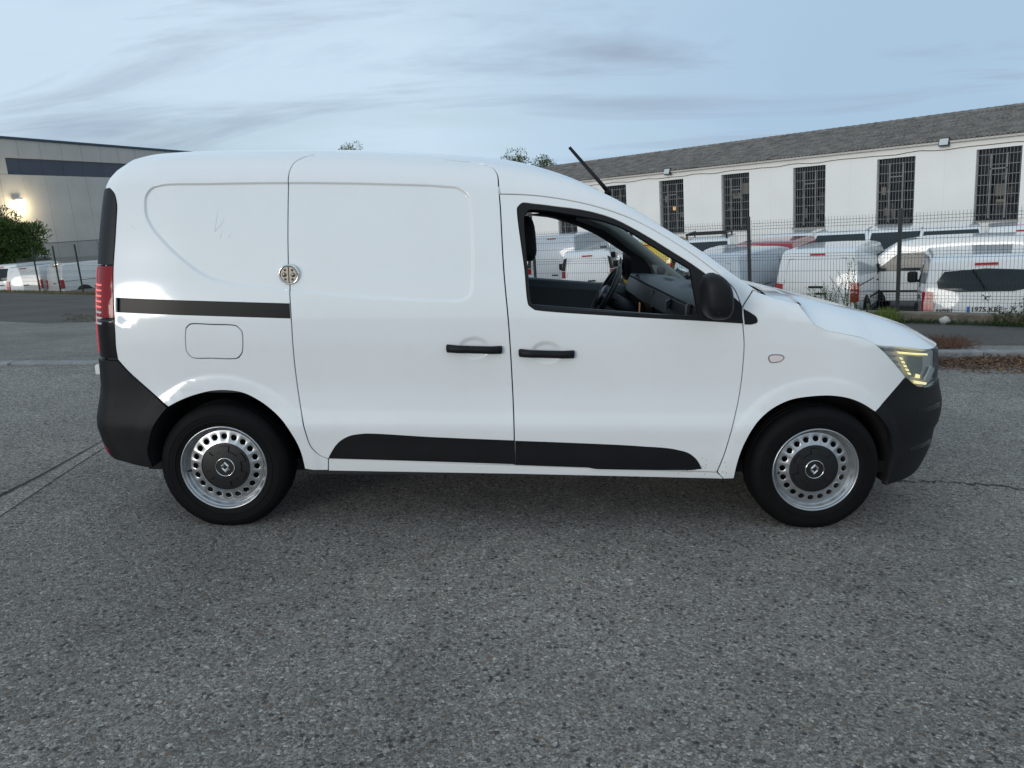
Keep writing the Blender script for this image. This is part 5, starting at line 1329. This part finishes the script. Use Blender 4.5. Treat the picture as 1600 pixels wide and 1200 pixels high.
# ------------------------------------------------------------------ plants
def leaf_mat(nm, c1, c2):
    m = bpy.data.materials.new(nm); m.use_nodes = True; n, l = m.node_tree.nodes, m.node_tree.links; b = n['Principled BSDF']
    gi = n.new('ShaderNodeNewGeometry'); rp = n.new('ShaderNodeValToRGB'); e = rp.color_ramp.elements
    e[0].color = (*c1, 1); e[1].color = (*c2, 1); l.new(gi.outputs['Random Per Island'], rp.inputs[0]); l.new(rp.outputs[0], b.inputs['Base Color'])
    b.inputs['Roughness'].default_value = .6; b.inputs['Specular IOR Level'].default_value = .25
    MATS[nm] = m; return m
L_PINE = leaf_mat('pine_needles', (.026, .055, .012), (.085, .13, .03)); L_TREE = leaf_mat('tree_leaves', (.05, .075, .02), (.15, .17, .05))
L_WEED = leaf_mat('weed_leaves', (.03, .085, .012), (.09, .17, .03)); L_GRASS = leaf_mat('grass_blades', (.10, .15, .03), (.20, .24, .06)); L_DARK = leaf_mat('dark_weed', (.015, .035, .012), (.05, .08, .03))
L_DRY = leaf_mat('dry_leaves', (.05, .022, .012), (.22, .13, .075)); L_DRYG = leaf_mat('dead_grass', (.09, .045, .028), (.17, .085, .05)); L_VERGE = leaf_mat('verge_grass', (.12, .10, .05), (.22, .19, .10))
M_BARK = mat('bark', (.07, .055, .04), .9, var=.3, vscale=8, bump=.6, bscale=30); M_STEM = mat('weed_stem', (.07, .09, .03), .8)
def leaf(mb, p, d, up, L, Wd, fold=.25):
    d = d.normalized(); s = d.cross(up); s = s.normalized() if s.length > 1e-4 else Vector((1, 0, 0)); n_ = s.cross(d)
    mb.add([p, p + d * L * .5 + s * Wd / 2 + n_ * fold * Wd, p + d * L, p + d * L * .5 - s * Wd / 2 + n_ * fold * Wd], [(0, 1, 2), (0, 2, 3)])
def rnd(): return Vector((random.gauss(0, 1), random.gauss(0, 1), random.gauss(0, 1))).normalized()
def tree(nm, label, base, h, cr, nleaf, lsize, lm, clumps, crown_z=.55, group=None, flat=1.0):
    root = empty(nm, Matrix.Translation(base)); tag(root, label, 'tree', group); tr = MB(); cw = MB()
    top = h * crown_z
    tr.tube([(0, 0, -.3), (.03 * h * .2, 0, top * .4), (0, .02 * h, top * .8), (.02 * h, 0, h * .9)], [h * .028, h * .022, h * .016, h * .004], 8)
    cl = []
    for k in range(clumps):
        u_ = rnd(); c = Vector((u_.x * cr * random.uniform(.35, 1), u_.y * cr * random.uniform(.35, 1), top + (h - top) * (.5 + .5 * u_.z * random.uniform(.5, 1)) * 1.0)); r_ = cr * random.uniform(.22, .42)
        cl.append((c, r_)); st_ = Vector((0, 0, max(top * .5, c.z - (h - top) * .5))); mid = st_.lerp(c, .5) + Vector((0, 0, .1 * cr)); tr.tube([st_, mid, c], [h * .010, h * .006, h * .002], 5)
    for k in range(nleaf):
        c, r_ = random.choice(cl); u_ = rnd() * random.uniform(.3, 1) ** .5 * r_; u_.z *= flat
        d = (u_.normalized() + rnd() * .8 + Vector((0, 0, .35))).normalized(); leaf(cw, c + u_, d, rnd(), lsize * random.uniform(.6, 1.3), lsize * random.uniform(.3, .5))
    tr.obj('trunk', M_BARK, root, True); cw.obj('crown', lm, root)
    return root
random.seed(11)
pz = at_depth(35, 455, 44.0)
tree('pine_tree', 'dark green bushy pine below the lit wall lamp at the left edge', Vector((pz.x - .2, pz.y, ZC - 2.05)), 4.2, 1.75, 17000, .17, L_PINE, 60, .12)
pz = at_depth(-8, 455, 45.5); tree('pine_tree', 'second dark pine cut off by the left border', Vector((pz.x - .6, pz.y, ZC - 2.05)), 4.5, 1.6, 12000, .17, L_PINE, 45, .12)
for px, py, dist, cr, nl, lab in ((545, 223, 62, 1.15, 2600, 'small tree top showing just above the van roof'), (803, 237, 58, 1.3, 2200, 'sparse tree top above the van roof near the aerial'), (850, 249, 60, 1.6, 3600, 'leafy tree top touching the left end of the grey roof')):
    p = at_depth(px, py, dist); tree('distant_tree', lab, Vector((p.x, p.y, ZC - 3.5)), p.z - ZC + 3.5, cr, nl, .15, L_TREE, 26, .70, 'tree tops behind the van')
def weed(nm, label, px, h, n_st, lm, spread=.35, back=.0, lsz=.05, cat='plant', z=None, group=None):
    p = fence_at(px) + fperp * back; z0 = ZB if z is None else z
    root = empty(nm, Matrix.Translation((p.x, p.y, z0))); tag(root, label, cat, group); st_ = MB(); lf = MB()
    for k in range(n_st):
        hh = h * random.uniform(.45, 1); a = random.uniform(0, 6.28); sp = spread * random.uniform(.1, 1)
        b0 = Vector((random.uniform(-.12, .12), random.uniform(-.06, .06), -.05)); tip_ = b0 + Vector((math.cos(a) * sp, math.sin(a) * sp * .5, hh)); mid = b0.lerp(tip_, .5) + Vector((-math.cos(a) * sp * .12, 0, hh * .08))
        st_.tube([b0, mid, tip_], [.006, .004, .0015], 4, False)
        for q in range(int(hh / .028)):
            t = (q + random.random()) / (hh / .028); c = b0.lerp(mid, t * 2) if t < .5 else mid.lerp(tip_, t * 2 - 1)
            leaf(lf, c, Vector((random.gauss(0, 1), random.gauss(0, 1), .5)), Vector((0, 0, 1)), lsz * random.uniform(.6, 1.4) * (1.15 - .5 * t), lsz * .4)
    st_.obj('stem', M_STEM, root); stuff(lf.obj('leaf_mass', lm, root)); return root
random.seed(5)
for px, h, n_st, lab in ((1268, .42, 7, 'low leafy weed left of the tall sprigs at the fence foot'), (1292, .62, 9, 'bushy weed sprig before the cream-white van'), (1312, .58, 8, 'green weed sprig in the middle of the fence weeds'), (1334, .98, 8, 'tallest weed stalk beside the red tail light'), (1350, .35, 6, 'short weed leaning beside the fence post')):
    weed('weed_plant', lab, px, h, n_st, L_WEED, .42, .16, .055, group='weeds along the fence')
weed('weed_plant', 'dark leafy weed at the right edge below the number plate', 1572, .40, 14, L_DARK, .40, .20, .065, z=ZB - .16, group='weeds along the fence')
weed('weed_plant', 'dark weed cut off by the right border', 1604, .55, 16, L_DARK, .40, .22, .065, z=ZB - .16, group='weeds along the fence')
def blades(nm, pts, lm, hmin, hmax, wd, flop=.5):
    mb = MB()
    for p in pts:
        d = Vector((random.gauss(0, flop), random.gauss(0, flop), 1)).normalized(); leaf(mb, p, d, rnd(), random.uniform(hmin, hmax), wd)
    return mb.obj(nm, lm)
def on_pave(px, f):                 # point between kerb (0) and fence (1) at column px
    for (c0, r0_), (c1, r1_) in zip(zip(cols, strips), zip(cols[1:], strips[1:])):
        if c0 <= px <= c1:
            t = (px - c0) / (c1 - c0); k = f * 24; i = min(23, int(k)); u_ = k - i
            return r0_[i].lerp(r0_[i + 1], u_).lerp(r1_[i].lerp(r1_[i + 1], u_), t)
    return strips[-1][0].copy()
gt = [on_pave(random.gauss(1388, 10), random.uniform(.93, 1.0)) for _ in range(420)]
tag(blades('grass_tuft', gt, L_GRASS, .10, .30, .012, .3), 'yellow-green grass tuft at the foot of the low wall', 'grass')
stuff(blades('verge_grass', [on_pave(random.uniform(-120, 190), random.uniform(.93, 1.0)) for _ in range(5000)], L_VERGE, .05, .16, .03, .6))
cl_ = [on_pave(random.gauss(1470, 24), random.uniform(.0, .22)) + Vector((0, 0, random.uniform(-.02, .03))) for _ in range(1500)]
tag(blades('dead_grass_clump', cl_, L_DRYG, .05, .16, .006, 1.6), 'reddish brown dead grass clump on the kerb ahead of the van nose', 'dead grass')
stuff(blades('verge_weeds', [on_pave(1395 + 330 * random.random(), random.uniform(.955, 1.0)) for _ in range(900) if True], L_DARK, .03, .12, .012, .6))
mb = MB()
for _ in range(5200):
    px = 1440 + 280 * random.random() ** .9; x = on_z(px, 568, 0).x
    k = kerb_pt(x); y = k.y - .02 - abs(random.gauss(0, .30)) * (1 if px > 1480 else .8); y = max(y, k.y - .72)
    p = tw((x, y, .006 + .05 * random.random() ** 2 * max(0, 1 - (k.y - y) / .5)))
    leaf(mb, p, Vector((random.gauss(0, 1), random.gauss(0, 1), random.gauss(0, .25))), Vector((random.gauss(0, .4), random.gauss(0, .4), 1)), random.uniform(.025, .075), random.uniform(.008, .022), random.uniform(-.3, .4))
stuff(mb.obj('leaf_litter', L_DRY))
mb = MB()
for _ in range(500):
    p = on_pave(random.uniform(105, 185), random.uniform(.24, .34)); leaf(mb, p + Vector((0, 0, .005)), rnd() * Vector((1, 1, .15)), Vector((0, 0, 1)), random.uniform(.03, .09), .02)
stuff(mb.obj('leaf_litter', L_VERGE))
st_ = MB(); rows = []
p = on_pave(1481, .97) + Vector((0, 0, .06)); random.seed(3)
for i in range(7):
    t = -1 + i / 3; r_ = max(.02, (1 - abs(t) ** 2.2)) ** .6
    rows.append([p + Vector((math.cos(a) * .085 * r_ * random.uniform(.7, 1.2), math.sin(a) * .05 * r_, t * .07 + random.uniform(-.01, .01))) for a in frange(0, 6.283, 9)[:-1]])
tag(MB().grid(rows, True).obj('stone', mat('white_stone', (.50, .49, .46), .9, var=.1, vscale=9), smooth=True), 'loose white stone lying against the low wall', 'stone')
